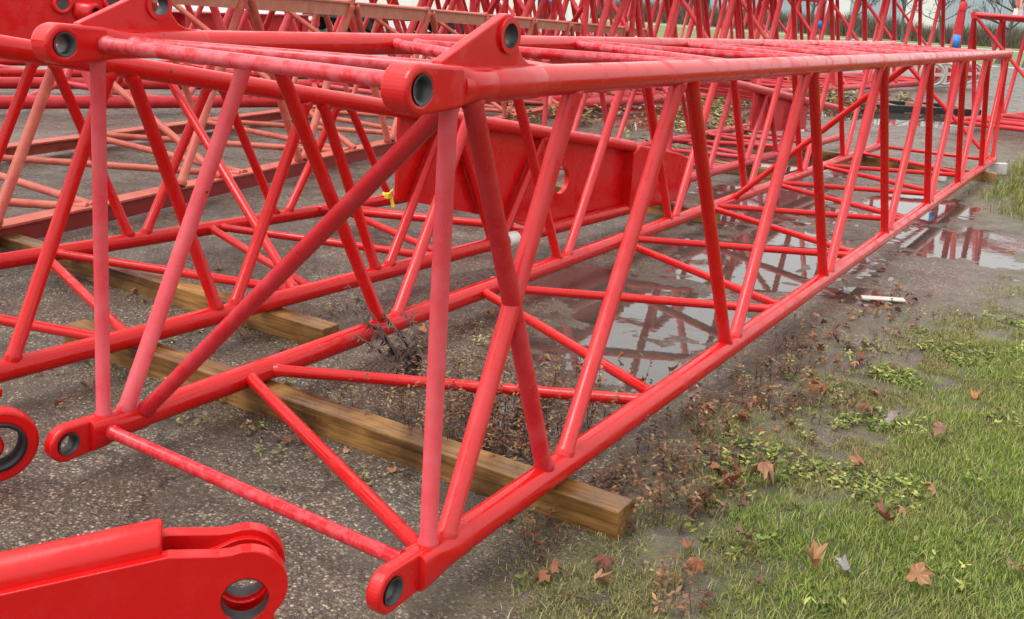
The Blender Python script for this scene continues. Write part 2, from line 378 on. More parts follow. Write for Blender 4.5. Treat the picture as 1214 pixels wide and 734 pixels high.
def end_plates(root, P, n, d, mat, wd, tips=(1,), far=False, z0=1.335, sl=.155):
    for R in (1, 0):
        m = MB(); o = P(0, R, 0)+n*(.06 if R else -.06)
        hs = lambda s: z0-sl*s
        if not R: continue
        out = [(2.42, .42), (2.9, .30), (3.4, .17), (4.0, .03), (5.2, -.02), (5.2, hs(5.2)), (2.42, hs(2.42))] if not far else [(2.5, .36), (3.4, .28), (4.6, .22), (4.6, hs(4.6)), (2.5, hs(2.5))]
        m.plate(o, d, (0, 0, 1), n*(1 if R else -1), out[::-1], [(4.22, .345, .105)] if not far else [], .03)
        if not R: m = MB(); m.plate(o, d, (0, 0, 1), -n, [(4.6, .02), (5.2, -.02), (5.2, hs(5.2)), (4.6, hs(4.6))][::-1], [], .03)
        pl = m.build('end_plate', mat, root, .003, 1)
        if not R and far: continue
        if not R: pass
        g = MB(); vs = []; fs = []; k = 32
        for off, rad in ((-.02, .105), (-.02, .15), (.02, .15), (.02, .105)):
            for i in range(k):
                an = 2*math.pi*i/k; vs.append(o+d*(4.22+rad*math.cos(an))+V((0, 0, .345+rad*math.sin(an)))+n*off*1.0)
        for q in range(4):
            for i in range(k): j = (i+1) % k; fs.append((q*k+i, q*k+j, ((q+1) % 4)*k+j, ((q+1) % 4)*k+i))
        g.add(vs, fs)
        if R and not far: g.build('hole_ring', mat, pl)
        if R not in tips: continue
        # thick tip block with a rounded nose and a pin hole
        t = MB(); o2 = P(0, R, 0)+n*(.02 if R else -.02)
        out = [(5.16, -.02), (6.0, -.03), (6.22, .0), (6.30, .10), (6.27, .33), (6.02, .41), (5.28, hs(5.28)+.02), (5.16, hs(5.16)-.05)]
        t.plate(o2, d, (0, 0, 1), n*(1 if R else -1), out, [(6.2, .16, .05)], .13)
        tip = t.build('tip_block', mat, root, .015, 2)
        bz = MB(); bz.lathe(o2+d*6.2+V((0, 0, .16))-n*.066, n, [(0, .0505), (.132, .0505)], 24, False); bz.build('bushing', M_DARK, tip)
    brace(root, P(3.15, 0, 0)+V((0, 0, .02)), P(3.7, 1, 0)+n*.06+V((0, 0, .06)), .03, mat, .05, 'cross_bar')
end_plates(rt, P2, n2, d2, M_RED2, w2)
# tape band on its lower chord
tp = MB(); tp.lathe(P2(3.49, 1, 0), d2, [(0, .049), (.001, .0505), (.12, .0505), (.121, .049)], 28, False)
t_ = tp.build('tape_band', M_TAPE, rt); t_['label'] = 'white tape wrapped round the lower chord'

r4 = empty('boom_section', (-2.2, 6.6, GZ), 'dull red tapered boom section directly behind the plate-ended section, chords sloping down to the right', 'boom section', 'red crane boom sections')
P4, h4, w4, n4, d4 = tapered(r4, (-2.25, 6.55, 0), (.012, 1, 0), 1.42, 1.4, .1, 6.3, 1.12, .115, .565, M_DULL2, True)
end_plates(r4, P4, n4, d4, M_DULL, w4, (), True, 1.12, .115)

# ================================================================== 3. box sections with open angle chords and large booms behind
def boxboom(root, A, d, w, h, s0, s1, pitch, rc, rs, mat, matT=None, angle=False, topslope=0., phase=0, matb=None, ends=True):
    A = V(A); d = V(d).normalized(); n = V((-d.y, d.x, 0)); matT = matT or mat; matb = matb or mat
    hh = lambda s: h-topslope*(s-s0)
    def P(s, right, top): return A+d*s+(V((0, 0, 0)) if right else n*w)+V((0, 0, hh(s) if top else 0))
    for R in (1, 0):
        for T in (1, 0):
            p, q = P(s0, R, T), P(s1, R, T)
            if angle:
                m = MB(); ax = (q-p); Ln = ax.length; ax.normalize(); up = V((0, 0, 1)); sd = n if R else -n
                m.box((p+q)/2+sd*.065+up*(.0), ax*(Ln/2), sd*.08, up*.008)
                fl = m.build('angle_chord', matT if T else mat, root)
                m = MB(); m.box((p+q)/2+sd*.012-up*.071, ax*(Ln/2-.002), sd*.006, up*.061); m.build('web', matT if T else (M_MAR if R else M_FADE), fl)
            else: chord(root, p, q, rc, matT if T else mat)
    k = int((s1-s0)/pitch); p = (s1-s0)/k
    for i in range(k):
        s = s0+i*p; t = s+p; par = (i+phase) % 2; o = p*.03
        brace(root, P(s+o, 1, par), P(t-o, 1, 1-par), rs, matb, rc)
        brace(root, P(s+o, 0, par), P(t-o, 0, 1-par), rs, matb, rc)
        brace(root, P(s+o, par, 0), P(t-o, 1-par, 0), rs*.85, matb, rc)
        brace(root, P(s+o, par, 1), P(t-o, 1-par, 1), rs*.85, matb, rc)
    for s in (s0+.02, s1-.02):
        for T in (0, 1): brace(root, P(s, 0, T), P(s, 1, T), rs*.85, matb, rc, 'cross_bar')
        for R in (0, 1): brace(root, P(s, R, 0), P(s, R, 1), rs*.9, matb, rc, 'end_post')
        if ends: brace(root, P(s, 0, 1), P(s, 1, 0), rs*.8, matb, rc, 'end_diagonal')
    return P
r3 = empty('boom_section', (-4.5, 1.5, GZ), 'faded orange-red lattice section with flat angle-iron chords, behind the tapered section at left', 'boom section', 'red crane boom sections')
P3 = boxboom(r3, (-4.56, 1.52, 0), (-.2, 1, 0), 2.55, 1.634, -1.0, 16.5, .86, .05, .036, M_FADE, M_RAIL, True, .023, 1, M_FADE, False)
r8 = empty('boom_section', (-6.8, 13, GZ), 'tall pale red boom beyond the front boom, posts rising past the photo top', 'boom section', 'red crane boom sections')
P8 = boxboom(r8, (-6.75, 13.0, 0), (.131, 1, 0), 2.6, 2.9, 0, 21, 1.08, .085, .058, M_DULL2, M_DULL, False, 0, 0, M_DULL)
r7 = empty('boom_section', (-1.15, 17.8, GZ), "dull red boom section at the far right edge, past the front boom's end", 'boom section', 'red crane boom sections')
P7 = boxboom(r7, (.62, 17.5, 0), (.30, 1, 0), 2.05, 1.97, 0, 12, .62, .06, .04, M_DULL2, M_DULL, False, 0, 1, M_DULL)
r9 = empty('boom_section', (-10.6, 5, GZ), 'dark red large-tube boom section lying far behind the angle-iron section at left', 'boom section', 'red crane boom sections')
P9 = boxboom(r9, (-11.2, 3.4, 0), (.42, 1, 0), 2.4, 2.3, 0, 12, 1.0, .085, .055, M_DULL, M_DULL, False, 0, 1, M_DULL2)
r11 = empty('boom_section', (-15, 6, GZ), 'red boom section lying beyond the dark red large-tube one, farthest back at left', 'boom section', 'red crane boom sections')
P11 = boxboom(r11, (-14.6, 5.2, 0), (.36, 1, 0), 2.2, 2.0, 0, 13, .9, .07, .05, M_RED2, M_DULL, False, 0, 0, M_DULL)
for k_ in range(1, 7):
    s_ = k_*2.2; brace(r3, P3(s_, 0, 1), P3(s_, 1, 0), .03, M_FADE, .05, 'inner_diagonal'); brace(r9, P9(k_*1.9, 0, 0), P9(k_*1.9, 1, 1), .045, M_DULL, .085, 'inner_diagonal')
    brace(r8, P8(k_*3., 0, 1), P8(k_*3., 1, 0), .05, M_DULL, .085, 'inner_diagonal')
r12 = empty('boom_section', (-9.8, 16, GZ), 'dull red boom section side by side with the tall pale boom, on its left', 'boom section', 'red crane boom sections')
P12 = boxboom(r12, (-10.0, 15.5, 0), (.131, 1, 0), 2.3, 2.35, 0, 16, 1.0, .08, .055, M_DULL, M_DULL, False, 0, 1, M_DULL)
r10 = empty('boom_section', (-16, 20, GZ), 'farthest red boom section, half hidden between the pale boom and white shed', 'boom section', 'red crane boom sections')
P10 = boxboom(r10, (-12.2, 21, 0), (.05, 1, 0), 2.4, 2.6, 0, 18, 1.1, .08, .055, M_DULL, M_DULL, False, 0, 1, M_DULL2)

# ------------------------------------------------------------------ big head plate top left
hp = empty('head_plate', (-4.3, 1.8, GZ), 'large bright red steel plate with round pin bosses in the top left corner', 'steel plate')
q = CAM+ray(133, 62)*6.6; o = CAM+ray(-420, 40)*5.2; o.z = q.z; eu = (q-o); eu.z = 0; Lu = eu.length; eu.normalize(); en = V((eu.y, -eu.x, 0)); zl = GZ-o.z
m = MB(); m.plate(o, eu, (0, 0, 1), en, [(0, zl), (.5, zl), (.7, 0), (Lu-.05, 0), (Lu, .05), (Lu, .62), (Lu-.1, .8), (0, .8)], [], .05); m.build('plate', M_RED2, hp, .006)
def onhp(px, py): d_ = ray(px, py); return CAM+d_*((o-CAM).dot(en)/d_.dot(en))
for px, py, rr in ((72, 5, .06), (131, 3, .055)):
    cpt = onhp(px, py); n_ = 28
    m = MB(); m.lathe(cpt, en, [(.0, rr*1.1), (.04, rr*1.05), (.06, rr*.95), (.06, rr*.56), (-.02, rr*.55)], n_, False); bo = m.build('pin_boss', M_RED2, hp)
    m = MB(); m.lathe(cpt, en, [(.055, rr*.555), (.027, rr*.54)], n_, True); m.build('bore', M_BORE, bo)
cpt = onhp(96, 13); ax = (en+eu*.75+V((0, 0, -.16))).normalized()
m = MB(); m.lathe(cpt, ax, [(0, .072), (.1, .072), (.112, .064), (.112, .04), (.05, .038)], 28, False); bo = m.build('pin_tube', M_RED2, hp)
m = MB(); m.lathe(cpt, ax, [(.06, .0385), (.11, .0395)], 24, False); m.build('bore', M_DARK, bo)

# ------------------------------------------------------------------ channel beam behind the chord top left
cb = empty('channel_beam', (-14, 15, GZ), 'red channel beam with stiffeners and a hooked end behind the rusty top rail', 'beam')
pA = onz(196, 38, .55); pB = onz(365, 38, .55); ax = (pB-pA).normalized(); sd = V((ax.y, -ax.x, 0)); Lb = (pB-pA).length; kz = (pA-CAM).length/F; Hb = 22*kz
m = MB(); m.box((pA+pB)/2+V((0, 0, Hb/2)), ax*(Lb/2), sd*.012, V((0, 0, Hb/2))); m.build('web', M_DULL, cb)
for z in (0, Hb):
    m = MB(); m.box((pA+pB)/2+sd*.09+V((0, 0, z)), ax*(Lb/2), sd*.1, V((0, 0, .014))); m.build('flange', M_DULL2, cb)
for t in (.1, .42):
    m = MB(); m.box(pA+ax*(Lb*t)+sd*.08+V((0, 0, Hb/2)), ax*.09, sd*.07, V((0, 0, Hb/2-.016))); m.build('stiffener', M_DULL2, cb)
m = MB(); m.plate(pB+ax*.12+V((0, 0, Hb/2))+sd*.03, ax, (0, 0, 1), sd, [(-.45, -Hb*.5), (.1, -Hb*.42), (.3, -.05), (.3, Hb*.45), (.14, Hb*.55), (-.05, Hb*.15), (-.3, Hb*.35), (-.45, Hb*.45)], [(.17, .1, .05)], .05); m.build('hook', M_DULL, cb)
m = MB(); 
for t in (.05, .9): m.abox(*(lambda p: (p.x-.2, p.x+.2, p.y-.3, p.y+.3, GZ-.02, .53))(pA+ax*(Lb*t)))
m.build('support', M_CONC, cb)

# ------------------------------------------------------------------ foreground link, bottom left
lk = empty('pin_link', (-.5, -.45, GZ), 'bright red double-plate pin link in the bottom left corner, hole at its rounded end', 'pin link')
hc = onz(290, 708, .03); ul = V((.66, .75, 0)).normalized(); nl = V((ul.y, -ul.x, 0))
def link_plate(off, name):
    out = [(-1.7, -.175), (.0, -.17), (.055, -.135), (.082, -.09)]+arc(0, .035, .110, -48, 82, 20)+[(-.01, .1445), (-.035, .1385), (-.065, .1375), (-.19, .150), (-1.7, -.06)]
    m = MB(); m.plate(hc+nl*off, ul, (0, 0, 1), nl, out, [(0, .005, .06)], .042); pl = m.build(name, M_RED2, lk, .003, 2)
    bz = MB(); bz.lathe(hc+nl*(off-.0215)+V((0, 0, .005)), nl, [(0, .0595), (.043, .0595)], 30, False); bz.build('bore', M_BORE, pl)
link_plate(0, 'side_plate'); link_plate(-.115, 'side_plate')
m = MB(); m.plate(hc-nl*.084, ul, (0, 0, 1), nl, [(-.25, -.1)]+arc(0, .03, .098, -90, 120, 20)+[(-.14, .08), (-.25, .02)], [(0, .005, .068)], .02); m.build('inner_washer', M_RED2, lk, .002, 1)
m = MB()   # rounded cap plate that closes the top between the side plates
prof = [(.002, -.03), (.002, .0)]+[(.0575-.0555*math.cos(math.radians(t)), .0+.072*math.sin(math.radians(t))*.92) for t in range(12, 169, 12)]+[(.132, .0), (.132, -.03)]
vs = []; 
e0 = hc-ul*1.7+V((0, 0, -.062)); e1 = hc-ul*.205+V((0, 0, .150))
for e in (e0, e1): vs += [e-nl*u_+V((0, 0, v_)) for u_, v_ in prof]
k = len(prof); fs = [(i, (i+1) % k, k+(i+1) % k, k+i) for i in range(k)]+[tuple(range(k))[::-1], tuple(range(k, 2*k))]
m.add(vs, fs, True); m.sm[-2:] = [False, False]; m.build('top_cap', M_RED2, lk, .016, 4)

ey = empty('pin_link', (-1.7, -.3, GZ), 'red ring-ended link cut off by the left edge, dark bore with a red pin inside', 'pin link')
ec = onz(-4, 527, .02); m = MB(); ul = V((.35, .94, 0)).normalized(); nl = V((ul.y, -ul.x, 0))
m.plate(ec, ul, (0, 0, 1), nl, arc(0, 0, .13, -140, 140, 28)+[(-.9, .075), (-.9, -.075)], [(0, 0, .08)], .06); pl = m.build('eye_plate', M_RED2, ey, .012, 3)
m = MB(); m.lathe(ec-nl*.033, nl, [(0, .08), (.066, .08), (.066, .088), (.072, .088), (.072, .074), (-.006, .074)], 30, False); m.build('bore', M_DARK, pl)
m = MB(); m.lathe(ec-nl*.1-ul*.03, nl, [(0, .05), (.12, .05), (.13, .04)], 24); m.build('pin', M_RED2, ey)
# plate foot under the tapered section's chord
f_ = P2(-.33, 1, 0); m = MB(); m.box(f_+V((0, 0, -.06))+n2*-.03, d2*.3, n2*.05, V((0, 0, .018))); m.build('foot_plate', M_RED2, rt, .004)

# ================================================================== timbers
def timber(x0, x1, y, label, w=.06, h=.105, rz=0, zt=-.052):
    o = empty('timber', ((x0+x1)/2, y, GZ), label, 'timber', 'timbers under the boom sections'); o.rotation_euler.z = 0
    m = MB(); ex = V((math.cos(rz), math.sin(rz), 0)); m.box(((x0+x1)/2, y, zt-h/2-.004), ex*((x1-x0)/2), V((-ex.y, ex.x, 0))*w, V((0, 0, h/2+.004)))
    m.build('beam', M_WOOD, o, .006, 2); return o
def timber1(*a_, **k):
    x0, x1, y, label = a_; w = k.get('w', .06); rz = k.get('rz', 0); h = .108; zt = -.052
    m = MB(); ex = V((math.cos(rz), math.sin(rz), 0)); m.box(((x0+x1)/2, y, zt-h/2-.004), ex*((x1-x0)/2), V((-ex.y, ex.x, 0))*w, V((0, 0, h/2+.004)))
    o = m.build('timber', M_WOOD, None, .006, 2); return tag(o, label, 'timber', 'timbers under the boom sections')
timber1(-2.75, .285, .755, 'long wet brown timber under the front end of the front boom, cut end showing')
timber1(-4.95, -1.78, 1.52, 'wet brown timber under the bright red tapered section, behind the first timber', rz=.0)
timber1(-3.6, -1.45, 6.05, 'timber under the plate tip of the tapered section')
timber1(-3.9, .18, 11.3, 'timber under the far end of the front boom')
timber1(-4.2, -1.9, 9.0, 'timber under the dull red section behind the plate-ended one')

# ================================================================== ground
def xs():
    dense = np.arange(-5, 3.4, .035); L_ = [-5.0]; s = .05
    while L_[-1] > -700: L_.append(L_[-1]-s); s *= 1.16
    R_ = [dense[-1]]; s = .05
    while R_[-1] < 700: R_.append(R_[-1]+s); s *= 1.16
    return np.array(L_[:0:-1]+list(dense)+R_[1:])
def ys():
    dense = np.arange(-1.6, 13.5, .035); L_ = [-1.6]; s = .06
    while L_[-1] > -60: L_.append(L_[-1]-s); s *= 1.2
    R_ = [dense[-1]]; s = .05
    while R_[-1] < 1200: R_.append(R_[-1]+s); s *= 1.13
    return np.array(L_[:0:-1]+list(dense)+R_[1:])
LB_Y = [-3, 0, .4, 1.4, 2.1, 3.0, 3.9, 4.6, 5.3, 7, 8.6, 9.6, 12, 16, 30]
LB_X = [.45, .60, .66, .66, .72, .82, .95, 1.1, 1.40, 1.30, .85, .30, .15, .2, 2.0]
def lawn_d(x, y):               # >0 inside the lawn, metres from its ragged edge
    return x-np.interp(y, LB_Y, LB_X)+(fbm(x*1.7+3, y*1.7)-.5)*.7
PUD = [(-.72, 3.3, .62, .75), (-.62, 2.35, .55, .5), (-1.5, 3.5, .45, .5), (-.75, 5.2, .75, 1.2), (.45, 6.9, .6, .95), (-.25, 8.6, .6, 1.1), (-1.5, 7.4, .8, 1.5), (-.62, 1.35, .36, .16),
       (.15, 4.55, .25, .3), (-2.2, 10.5, 1.0, 1.6), (-5.5, 15, 2.2, 3.5), (-3.4, 19.5, 2, 2.5), (-12, 22, 6, 5), (-.36, .62, .17, .10)]
def puddle(x, y):
    v = np.zeros_like(x)-9.
    for cx, cy, rx, ry in PUD: v = np.maximum(v, 1-((x-cx)/rx)**2-((y-cy)/ry)**2)
    return v+(fbm(x*2.3, y*2.3, 5)-.5)*1.5+(fbm(x*11, y*11, 4)-.5)*.9
def gh(x, y):
    x = np.asarray(x, float); y = np.asarray(y, float)
    near = sst(60, 25, np.hypot(x, y))
    h = (fbm(x*.9+9, y*.9)-.5)*.022+(fbm(x*6, y*6, 3)-.5)*.006
    p = puddle(x, y); h = h*(1-.75*sst(-.3, .3, p))-.012*sst(-.25, .6, p)
    h = h+((vn(x*13+7, y*13)-.5)*.011+(vn(x*27, y*27+3)-.5)*.006)*sst(-.9, -.2, p)*sst(1.1, .3, p)
    ld = lawn_d(x, y); h = h+sst(-.1, .5, ld)*.035+(fbm(x*3.1+40, y*3.1, 3)-.5)*.035*sst(-.45, .15, ld)*sst(.6, -.2, p)
    return GZ+h*near
X, Y = np.meshgrid(xs(), ys()); Z = gh(X, Y); nx = X.shape[1]; ny = X.shape[0]
idx = np.arange(nx*ny).reshape(ny, nx)
fc = np.stack([idx[:-1, :-1], idx[:-1, 1:], idx[1:, 1:], idx[1:, :-1]], -1).reshape(-1, 4)
ld = lawn_d(X, Y); far_lawn = sst(58, 64, Y+X*.05)*sst(420, 300, Y)
zone = np.stack([np.maximum(sst(-.05, .3, ld)*sst(40, 25, Y), far_lawn*.0).ravel(), sst(-1.05, -.1, ld+(fbm(X*4, Y*4)-.5)*.5).ravel()*sst(40, 25, Y).ravel(), sst(-.5, .3, puddle(X, Y)).ravel()], 1)
def ground_mat():
    m, nt, bs, n, l = newmat('wet_asphalt_and_soil'); P = coord(nt)
    at = N(nt, 'ShaderNodeAttribute', attribute_name='zone'); sp = n.new('ShaderNodeSeparateColor'); l.new(at.outputs['Color'], sp.inputs[0])
    vo = N(nt, 'ShaderNodeTexVoronoi', Scale=108., Randomness=1.); l.new(P, vo.inputs['Vector'])
    hs = n.new('ShaderNodeSeparateColor'); l.new(vo.outputs['Color'], hs.inputs[0])
    chips = ramp(nt, hs.outputs[0], [(0., (.065, .055, .045)), (.42, (.115, .097, .078)), (.72, (.175, .147, .115)), (.9, (.29, .245, .19)), (1., (.55, .49, .41))])
    edge = ramp(nt, vo.outputs['Distance'], [(.3, (1, 1, 1)), (.68, (.45, .42, .40))])
    mx = N(nt, 'ShaderNodeMix', data_type='RGBA', blend_type='MULTIPLY'); mx.inputs[0].default_value = .85; l.new(chips.outputs[0], mx.inputs[6]); l.new(edge.outputs[0], mx.inputs[7])
    # thin wandering cracks
    nc = N(nt, 'ShaderNodeTexNoise', Scale=2.2, Detail=6., Roughness=.7); l.new(P, nc.inputs['Vector'])
    mxv = N(nt, 'ShaderNodeMix', data_type='RGBA', blend_type='LINEAR_LIGHT'); mxv.inputs[0].default_value = .28; l.new(P, mxv.inputs[6]); l.new(nc.outputs['Color'], mxv.inputs[7])
    vc = N(nt, 'ShaderNodeTexVoronoi', feature='DISTANCE_TO_EDGE', Scale=.75); l.new(mxv.outputs[2], vc.inputs['Vector'])
    rc_ = ramp(nt, vc.outputs['Distance'], [(.0, (.22, .20, .18)), (.010, (.45, .42, .4)), (.016, (1, 1, 1))])
    # fine grit between
    ng = N(nt, 'ShaderNodeTexNoise', Scale=220., Detail=3.); l.new(P, ng.inputs['Vector'])
    # broad stains
    nb = N(nt, 'ShaderNodeTexNoise', Scale=1.6, Detail=7., Roughness=.62); l.new(P, nb.inputs['Vector'])
    st = ramp(nt, nb.outputs['Fac'], [(.32, (.50, .44, .38)), (.5, (.92, .87, .80)), (.68, (1.25, 1.2, 1.12))])
    m2 = N(nt, 'ShaderNodeMix', data_type='RGBA', blend_type='MULTIPLY'); m2.inputs[0].default_value = 1.; 
    mcr = N(nt, 'ShaderNodeMix', data_type='RGBA', blend_type='MULTIPLY'); mcr.inputs[0].default_value = .8; l.new(mx.outputs[2], mcr.inputs[6]); l.new(rc_.outputs[0], mcr.inputs[7])
    nsl = N(nt, 'ShaderNodeTexNoise', Scale=3.4, Detail=9., Roughness=.72, Distortion=.5); l.new(P, nsl.inputs['Vector'])
    rsl = ramp(nt, nsl.outputs['Fac'], [(.50, (0, 0, 0)), (.66, (.85, .85, .85))])
    msl = N(nt, 'ShaderNodeMix', data_type='RGBA'); msl.inputs[7].default_value = (.085, .066, .047, 1); l.new(rsl.outputs[0], msl.inputs[0]); l.new(mcr.outputs[2], msl.inputs[6])
    l.new(msl.outputs[2], m2.inputs[6]); l.new(st.outputs[0], m2.inputs[7])
    # mud / dirt
    nd = N(nt, 'ShaderNodeTexNoise', Scale=9., Detail=9., Roughness=.75); l.new(P, nd.inputs['Vector'])
    mud = ramp(nt, nd.outputs['Fac'], [(.3, (.035, .027, .018)), (.52, (.095, .076, .054)), (.7, (.18, .15, .112))])
    m3 = N(nt, 'ShaderNodeMix', data_type='RGBA'); l.new(m2.outputs[2], m3.inputs[6]); l.new(mud.outputs[0], m3.inputs[7])
    ma = N(nt, 'ShaderNodeMath', operation='MULTIPLY'); ma.inputs[1].default_value = .75; l.new(sp.outputs[1], ma.inputs[0]); 
    mb = N(nt, 'ShaderNodeMath', operation='MULTIPLY'); mb.inputs[1].default_value = .55; l.new(sp.outputs[2], mb.inputs[0])
    mc = N(nt, 'ShaderNodeMath', operation='MAXIMUM'); l.new(ma.outputs[0], mc.inputs[0]); l.new(mb.outputs[0], mc.inputs[1]); l.new(mc.outputs[0], m3.inputs[0])
    soil = ramp(nt, nd.outputs['Fac'], [(.35, (.035, .034, .014)), (.6, (.085, .085, .03)), (.75, (.14, .12, .06))])
    # moss film in patches on the mud
    nm = N(nt, 'ShaderNodeTexNoise', Scale=5.5, Detail=8., Roughness=.7); l.new(P, nm.inputs['Vector'])
    rm = ramp(nt, nm.outputs['Fac'], [(.46, (0, 0, 0)), (.60, (.7, .7, .7))]); mmz = N(nt, 'ShaderNodeMath', operation='MULTIPLY'); l.new(rm.outputs[0], mmz.inputs[0]); l.new(sp.outputs[1], mmz.inputs[1])
    m3b = N(nt, 'ShaderNodeMix', data_type='RGBA'); m3b.inputs[7].default_value = (.13, .13, .045, 1); l.new(mmz.outputs[0], m3b.inputs[0]); l.new(m3.outputs[2], m3b.inputs[6]); m3 = m3b
    m4 = N(nt, 'ShaderNodeMix', data_type='RGBA'); l.new(sp.outputs[0], m4.inputs[0]); l.new(m3.outputs[2], m4.inputs[6]); l.new(soil.outputs[0], m4.inputs[7])
    l.new(m4.outputs[2], bs.inputs['Base Color'])
    # wet film: low roughness where the broad noise is low
    nw = N(nt, 'ShaderNodeTexNoise', Scale=2.6, Detail=6., Roughness=.6); l.new(P, nw.inputs['Vector'])
    rw = ramp(nt, nw.outputs['Fac'], [(.42, (.16,)*3), (.60, (.55,)*3)])
    rz = N(nt, 'ShaderNodeMix', data_type='FLOAT'); rz.inputs[3].default_value = .9; l.new(sp.outputs[0], rz.inputs[0]); l.new(rw.outputs[0], rz.inputs[2]); l.new(rz.outputs[0], bs.inputs['Roughness'])
    ad = N(nt, 'ShaderNodeMath', operation='SUBTRACT'); ad.inputs[0].default_value = 1.; l.new(vo.outputs['Distance'], ad.inputs[1])
    a2 = N(nt, 'ShaderNodeMath', operation='ADD'); l.new(ad.outputs[0], a2.inputs[0]); l.new(nd.outputs['Fac'], a2.inputs[1])
    bp = N(nt, 'ShaderNodeBump', Strength=.75, Distance=.006); l.new(a2.outputs[0], bp.inputs['Height']); l.new(bp.outputs[0], bs.inputs['Normal'])
    return m
g = npmesh('ground', np.stack([X.ravel(), Y.ravel(), Z.ravel()], 1), fc, ground_mat(), None, {'zone': zone}, True); struct(g)
# standing water: a flat sheet that the ground pokes through
def water_mat():
    m, nt, bs, n, l = newmat('puddle_water'); P = coord(nt)
    tr = n.new('ShaderNodeBsdfTransparent'); tr.inputs[0].default_value = (.66, .60, .52, 1)
    gl = n.new('ShaderNodeBsdfGlossy'); gl.inputs['Roughness'].default_value = .03; gl.inputs[0].default_value = (.95, .95, .95, 1)
    fr = N(nt, 'ShaderNodeFresnel', IOR=1.50); ms = n.new('ShaderNodeMixShader')
    df = n.new('ShaderNodeBsdfDiffuse'); df.inputs[0].default_value = (.40, .375, .34, 1); m0 = N(nt, 'ShaderNodeMixShader', Fac=.12); l.new(tr.outputs[0], m0.inputs[1]); l.new(df.outputs[0], m0.inputs[2])   # silt in the water
    t = N(nt, 'ShaderNodeTexNoise', Scale=14., Detail=2.); l.new(P, t.inputs['Vector'])
    bp = N(nt, 'ShaderNodeBump', Strength=.035, Distance=.01); l.new(t.outputs['Fac'], bp.inputs['Height']); l.new(bp.outputs[0], gl.inputs['Normal']); l.new(bp.outputs[0], fr.inputs['Normal'])
    l.new(fr.outputs[0], ms.inputs[0]); l.new(m0.outputs[0], ms.inputs[1]); l.new(gl.outputs[0], ms.inputs[2]); l.new(ms.outputs[0], n['Material Output'].inputs[0])
    n.remove(bs); return m
wz = GZ-.0077
m = MB(); m.add([(-30, -1.5, wz), (3.2, -1.5, wz), (3.2, 40, wz), (-30, 40, wz)], [(0, 1, 2, 3)]); struct(m.build('water', water_mat()))
# pale wet concrete apron and far lawn, hills of the far ground
def sheet(name, pts, z, mat):
    m = MB(); m.add([(x, y, z) for x, y in pts], [tuple(range(len(pts)))]); return struct(m.build(name, mat))
M_APRON = plain('wet_concrete_apron', (.30, .30, .29), .22, 0, .35, .7, .1)
M_LAWN = plain('far_grass', (.13, .17, .05), .9, 0, .35, .4)
M_ROAD = plain('far_road', (.34, .34, .33), .5, 0, .1, .3)

# ================================================================== vegetation on the ground
def blades(name, pts, hmin, hmax, wid, cols, lean=.6, mat=None, label=None, seg=2):
    n = len(pts); h = RNG.uniform(hmin, hmax, n)*RNG.uniform(.6, 1., n); az = RNG.uniform(0, 2*np.pi, n); ln = RNG.uniform(.1, 1, n)*lean*h
    dx, dy = np.cos(az), np.sin(az); sx, sy = -dy, dx; w = wid*RNG.uniform(.6, 1.3, n)
    base = np.stack([pts[:, 0], pts[:, 1], gh(pts[:, 0], pts[:, 1])-.004], 1)
    vs = np.zeros((n, 5, 3)); mid = base+np.stack([dx*ln*.35, dy*ln*.35, h*.62], 1); tip = base+np.stack([dx*ln, dy*ln, h], 1)
    s = np.stack([sx*w/2, sy*w/2, np.zeros(n)], 1)
    vs[:, 0] = base-s; vs[:, 1] = base+s; vs[:, 2] = mid+s*.8; vs[:, 3] = mid-s*.8; vs[:, 4] = tip
    i = np.arange(n)[:, None]*5
    f = np.concatenate([i+np.array([[0, 1, 2]]), i+np.array([[0, 2, 3]]), i+np.array([[3, 2, 4]])], 0)
    c_ = cols[RNG.integers(0, len(cols), n)]*RNG.uniform(.7, 1.3, (n, 1))
    pt = (sst(.48, .68, fbm(pts[:, 0]*2.6+31, pts[:, 1]*2.6))*RNG.uniform(.0, 1., n)*.42)[:, None]; c_ = c_*(1-pt)+pt*np.array([.36, .27, .13])*RNG.uniform(.6, 1.2, (n, 1)); c5 = np.repeat(c_, 5, 0)
    o = npmesh(name, vs.reshape(-1, 3), f, mat or M_VEG, None, {'col': c5}); o['kind'] = 'stuff'
    if label: o['label'] = label; o['category'] = name.replace('_', ' ')
    return o
def scatter(n, x0, x1, y0, y1, fn):
    p = np.stack([RNG.uniform(x0, x1, n), RNG.uniform(y0, y1, n)], 1); k = fn(p[:, 0], p[:, 1]); return p[RNG.random(n) < k]
GREEN = np.array([(.15, .235, .025), (.20, .285, .035), (.27, .33, .055), (.36, .36, .10), (.11, .185, .025), (.42, .38, .17), (.175, .26, .03), (.22, .30, .05)])
OLIVE = np.array([(.21, .23, .05), (.28, .28, .08), (.30, .24, .10), (.15, .16, .045), (.24, .17, .07), (.38, .33, .16), (.22, .25, .06), (.34, .33, .10)])
BROWN = np.array([(.16, .065, .03), (.22, .10, .045), (.10, .048, .03), (.27, .16, .08), (.18, .115, .065), (.085, .05, .034)])
p1 = scatter(640000, -.1, 3.1, -.5, 5.8, lambda x, y: sst(-.12, .4, lawn_d(x, y))*(.45+.55*sst(.35, .6, fbm(x*5, y*5)))*sst(3.2, 2.2, x-y*.1))
blades('lawn_grass', p1, .016, .046, .0032, GREEN, 1.4, label='short green lawn grass at the lower right')
p2 = scatter(130000, -.1, 4., 5.0, 22, lambda x, y: sst(-.25, .4, lawn_d(x, y))*(.3+.7*sst(.4, .6, fbm(x*2, y*2)))*sst(.55, -.2, puddle(x, y)))
